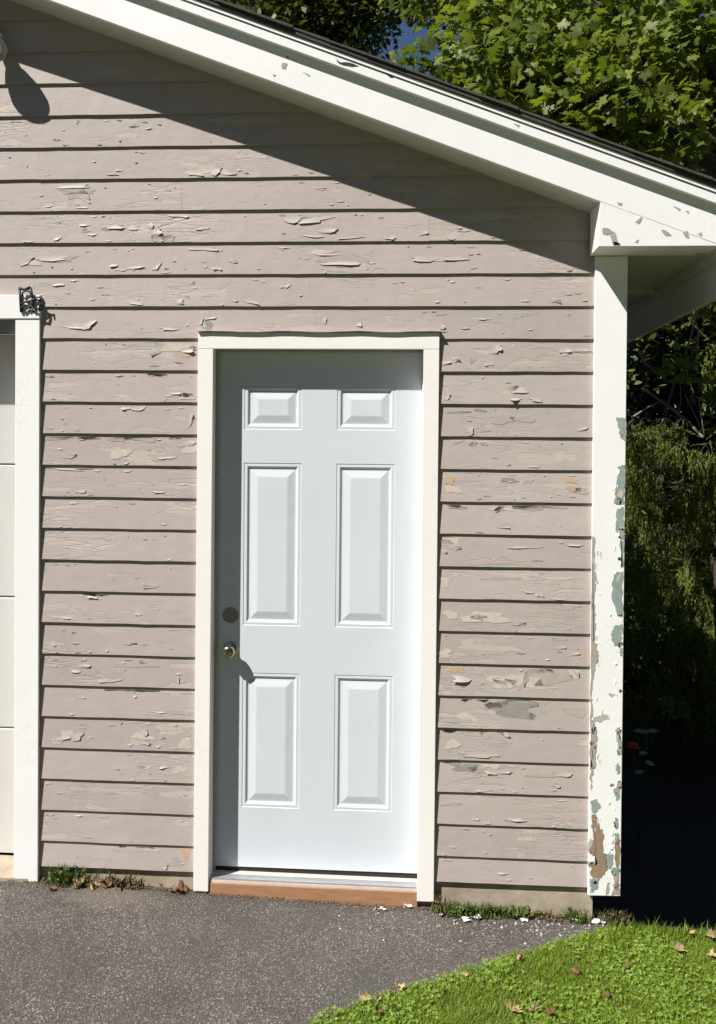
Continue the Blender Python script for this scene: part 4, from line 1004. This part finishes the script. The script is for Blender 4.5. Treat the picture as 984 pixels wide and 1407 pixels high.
# ------------------------------------------------------------------ weeds along the wall
def weed(name, label, px, py, w, h, n, mat, dens_leaf=0, leaf=.03):
    h *= 1.35; n = int(n*1.4)
    c = G(px, py); c.y = min(c.y, -.012)
    root = tag(empty(name, (c.x, c.y, terrain(c.x, c.y))), label, 'weed')
    P = np.stack([c.x+rng.normal(size=n)*w*.5, np.minimum(c.y+rng.normal(size=n)*.018, -.012), np.full(n, terrain(c.x, c.y)-.003)], 1)
    V, T = blades(P, h, .005, .8)
    V[:, 1] = np.minimum(V[:, 1], -.010)
    o = np_obj('foliage', V, T, mat, root); o.matrix_parent_inverse = Matrix.Translation(-root.location)
    if dens_leaf:
        P = np.stack([c.x+rng.normal(size=dens_leaf)*w*.5, c.y-rng.uniform(0, .04, dens_leaf), terrain(c.x, c.y)+rng.uniform(.008, h*.9, dens_leaf)], 1)
        nr = rng.normal(size=(dens_leaf, 3))*.6+np.array([0, -.4, .8]); tp = rng.normal(size=(dens_leaf, 3))
        V, T = instances(OV, OVF, P, frames(nr, tp), leaf*rng.uniform(.5, 1.2, dens_leaf)); V[:, 1] = np.minimum(V[:, 1], -.010)
        o = np_obj('leaves', V, T, mat, root); o.matrix_parent_inverse = Matrix.Translation(-root.location)
    return root
weed('weed_clump', 'green weed tuft at the wall beside the garage door casing', 98, 1212, .085, .060, 150, WEED, 46, .022)
weed('weed_clump', 'dry brown weeds under the siding between the two doors', 170, 1218, .10, .050, 60, DRYW, 26, .02)
weed('weed_clump', 'low mossy green weeds at the foot of the door casing', 636, 1256, .085, .036, 230, WEED, 110, .014)
weed('weed_clump', 'dry reddish weed stalks against the entry door casing foot', 603, 1250, .025, .055, 34, DRYW, 14, .014)
weed('weed_clump', 'broad leaved weeds in front of the foundation strip', 705, 1254, .075, .030, 60, WEED, 44, .030)
weed('weed_clump', 'dark green weeds at the lawn corner under the corner board', 790, 1258, .05, .035, 90, WEED, 40, .022)
weed('weed_clump', 'pale weeds growing around the white scraps', 838, 1262, .06, .040, 90, DRYW, 30, .016)
weed('weed_clump', 'short green and yellow weeds midway along the foundation strip', 672, 1256, .06, .034, 120, WEED, 40, .018)
weed('weed_clump', 'thin brown weeds between foundation and drive', 745, 1254, .05, .025, 50, DRYW, 12, .016)

# ------------------------------------------------------------------ fallen leaves and scraps
def dead_leaf(px, py, size, mi, label, group, seed, lift=.012, wall=False):
    rr = random.Random(seed); c = G(px, py)
    if wall: c.y = min(c.y, -.02)
    zz = (lawn_z(c.x, c.y)+.018 if c.x > edge_x(min(c.y, -.03)) else terrain(c.x, c.y)+.003)
    a = rr.uniform(0, 6.28); ti = rr.uniform(.1, .8); sx_ = rr.uniform(.45, 1); V = []
    for (x, y, z) in ml:
        cu = .75*(x*x+.6*y*y)*rr.uniform(.6, 1.4)
        X, Y, Z = x*size*.8*sx_, y*size*.85, (cu+abs(x)*.35*rr.uniform(.6, 1.2))*size
        X, Z = X*math.cos(ti)-Z*math.sin(ti), X*math.sin(ti)+Z*math.cos(ti)
        V.append((c.x+X*math.cos(a)-Y*math.sin(a), c.y+X*math.sin(a)+Y*math.cos(a), Z))
    if wall: V = [(x, y, z+abs(y-c.y)*.8+.006) for x, y, z in V]
    mz = min(v[2] for v in V); V = [(x, min(y, -.012) if c.x < .8 else y, zz+z-mz) for x, y, z in V]
    o = mesh_obj('fallen_leaf', V, mlf, DEADL[mi], None, loc=(c.x, c.y, zz))
    so_ = o.modifiers.new('thick', 'SOLIDIFY'); so_.thickness = .0008
    tag(o, label, 'leaf', group)
GL = 'fallen leaves on the lawn'
for i, (px, py, s, m) in enumerate([(715, 1329, .045, 0), (793, 1347, .040, 1), (838, 1379, .055, 1), (935, 1316, .060, 0), (981, 1324, .05, 2), (702, 1401, .075, 2), (733, 1402, .05, 0), (757, 1404, .05, 1), (505, 1381, .055, 2), (519, 1382, .04, 0), (546, 1366, .055, 2), (519, 1400, .035, 1), (945, 1291, .05, 2), (978, 1296, .05, 0), (862, 1340, .03, 1), (640, 1352, .028, 0)]):
    dead_leaf(px, py, s, m, ['tan curled dead leaf lying in the lawn', 'rusty brown dead leaf lying in the lawn', 'yellowish dead leaf lying in the lawn'][m].replace('lying in the lawn', 'at the lawn edge beside the drive' if px < 700 else 'deep in the lawn under the corner board' if py < 1330 and px > 900 else 'lying in the lawn'), GL, i)
for i, (px, py, s, m) in enumerate([(160, 1219, .12, 0), (133, 1221, .07, 0), (146, 1223, .07, 1), (176, 1224, .07, 1), (106, 1223, .07, 0), (128, 1226, .05, 2), (192, 1222, .07, 1), (166, 1228, .055, 1), (70, 1225, .045, 1), (252, 1225, .08, 1), (238, 1227, .05, 0)]):
    dead_leaf(px, py, s, m, ['tan dead leaf against the wall between the two doors', 'brown dead leaf against the wall between the two doors', 'small yellow dead leaf against the wall between the two doors'][m], 'dead leaves along the wall', 50+i, wall=True)
# paint scraps at the corner
for i, (px, py, w, h) in enumerate([(812, 1258, .10, .022), (832, 1260, .06, .03), (790, 1264, .06, .02), (822, 1268, .05, .018), (845, 1266, .03, .02), (640, 1266, .035, .012), (655, 1262, .05, .014), (720, 1266, .03, .012), (606, 1259, .012, .010), (526, 1251, .028, .008), (560, 1246, .035, .012), (775, 1252, .02, .03)]):
    c = G(px, py); zz = max(terrain(c.x, c.y), lawn_z(c.x, c.y) if c.x > edge_x(min(c.y, -.03)) else -9)+.004; rr = random.Random(i)
    P = blob(0, 0, w, h*2.2, 9, .5, i); V = [(0, 0, .004)]+[(x, z, rr.uniform(.0, .010)) for x, z in P]
    o = mesh_obj('paint_scrap', [(c.x+x, min(c.y+y, -.01), zz+z) for x, y, z in V], [(0, k, k % 9+1) for k in range(1, 10)], CHIPW, None, loc=(c.x, c.y, zz))
    mo = o.modifiers.new('thick', 'SOLIDIFY'); mo.thickness = .001
    if i < 5 or i == 11: tag(o, 'curled white paint scrap lying under the corner board', 'scrap', 'scraps under the corner board')
    else: tag(o, 'small white paint scrap lying on the asphalt', 'scrap', 'scraps on the asphalt')
# grit and tiny chips on the drive
def grit(name, n, mat, smin, smax, fn, lab):
    Cs = []
    while len(Cs) < n:
        p = fn()
        if p[0] < edge_x(min(p[1], -.03))+.01: Cs.append((p[0], p[1], terrain(*p)+.0022+.016*sm(.26, 0, math.hypot((p[0]+1.13)*.8, (p[1]+.07)*2.2))))
    Cs = np.array(Cs); tv = [(.5, 0, 0), (-.25, .43, 0), (-.3, -.4, 0), (.05, .02, .38)]; tf = [(0, 1, 3), (1, 2, 3), (2, 0, 3)]
    nr = rng.normal(size=(n, 3))*.25+np.array([0, 0, 1]); v, t = instances(tv, tf, Cs, frames(nr, rng.normal(size=(n, 3))), rng.uniform(smin, smax, n))
    o = np_obj(name, v, t, mat); kind(o, 'stuff'); o['label'] = lab
SOILC = mat_plain('brown_soil_crumb', (.16, .11, .07), .95, .5, 60)
grit('soil_crumbs', 2600, SOILC, .002, .009, lambda: (random.uniform(-1.6, .75), -abs(random.gauss(0, .022))-.008), 'brown soil crumbs gathered along the foot of the wall')
grit('grit', 5200, GRAV, .002, .0058, lambda: (random.uniform(-1.9, .75), random.uniform(-1.5, -.015)), 'pale grit scattered over the asphalt drive')
grit('paint_chips', 150, CHIPG, .004, .014, lambda: (min(.74, random.gauss(.35, .30)), -abs(random.gauss(.07, .09))-.012), 'white paint chips sprinkled over the asphalt near the corner')

# ------------------------------------------------------------------ small things in the shade
fp = W(870, 1027, 2.5); base = Vector((fp.x+.05, fp.y+.04, terrain(fp.x, fp.y)))
PALEL = mat_leaf('pale_leaf', (.30, .36, .20), (.40, .45, .28), (.46, .48, .34), .25)
fl = tag(empty('flower', base), 'tall red orange blossom with pale leaves in the dark shade behind the corner', 'flower')
b = MB()
for ring, (n, rr_, zz, tip) in enumerate([(8, .050, -.012, .03), (7, .038, .006, .026), (5, .022, .02, .018)]):
    for k in range(n):
        t = 2*math.pi*k/n+ring*.4; d = Vector((math.cos(t), math.sin(t), 0)); s_ = Vector((-math.sin(t), math.cos(t), 0)); q = fp+Vector((0, 0, zz))
        b.add([q+d*.004, q+d*rr_*.6+s_*.016+Vector((0, 0, tip*.5)), q+d*rr_+Vector((0, 0, tip*.6)), q+d*rr_*.6-s_*.016+Vector((0, 0, tip*.5))], [(0, 1, 2, 3)])
part(b, 'petals', REDF, fl)
up_ = W(888, 1004, 2.56)
part(MB().tube([base-Vector((0, 0, .03)), base.lerp(fp, .5)+Vector((.01, 0, 0)), fp-Vector((0, 0, .01))], .004, 6).tube([base-Vector((0, 0, .03)), base.lerp(up_, .6)+Vector((.02, 0, 0)), up_], .004, 6), 'stem', WEED, fl)
LP = np.array([W(878, 1004, 2.55), W(888, 1005, 2.56), W(897, 1004, 2.57), W(884, 1034, 2.52), W(878, 1060, 2.53), W(893, 1048, 2.55)])
v, t = instances(OV, OVF, LP, frames(np.array([[0, -.8, .7], [.1, -.9, .6], [-.1, -.8, .7], [.2, -.6, 1.], [0, -.5, 1], [.3, -.6, .8]]), np.array([[-1, 0, .1], [1, .2, .0], [1, .1, -.2], [1, .3, .2], [-1, 0, -.3], [1, 0, -.2]])), np.array([.07, .06, .07, .07, .08, .08]))
o = np_obj('leaves', v, t, PALEL, fl); o.matrix_parent_inverse = Matrix.Translation(-fl.location)
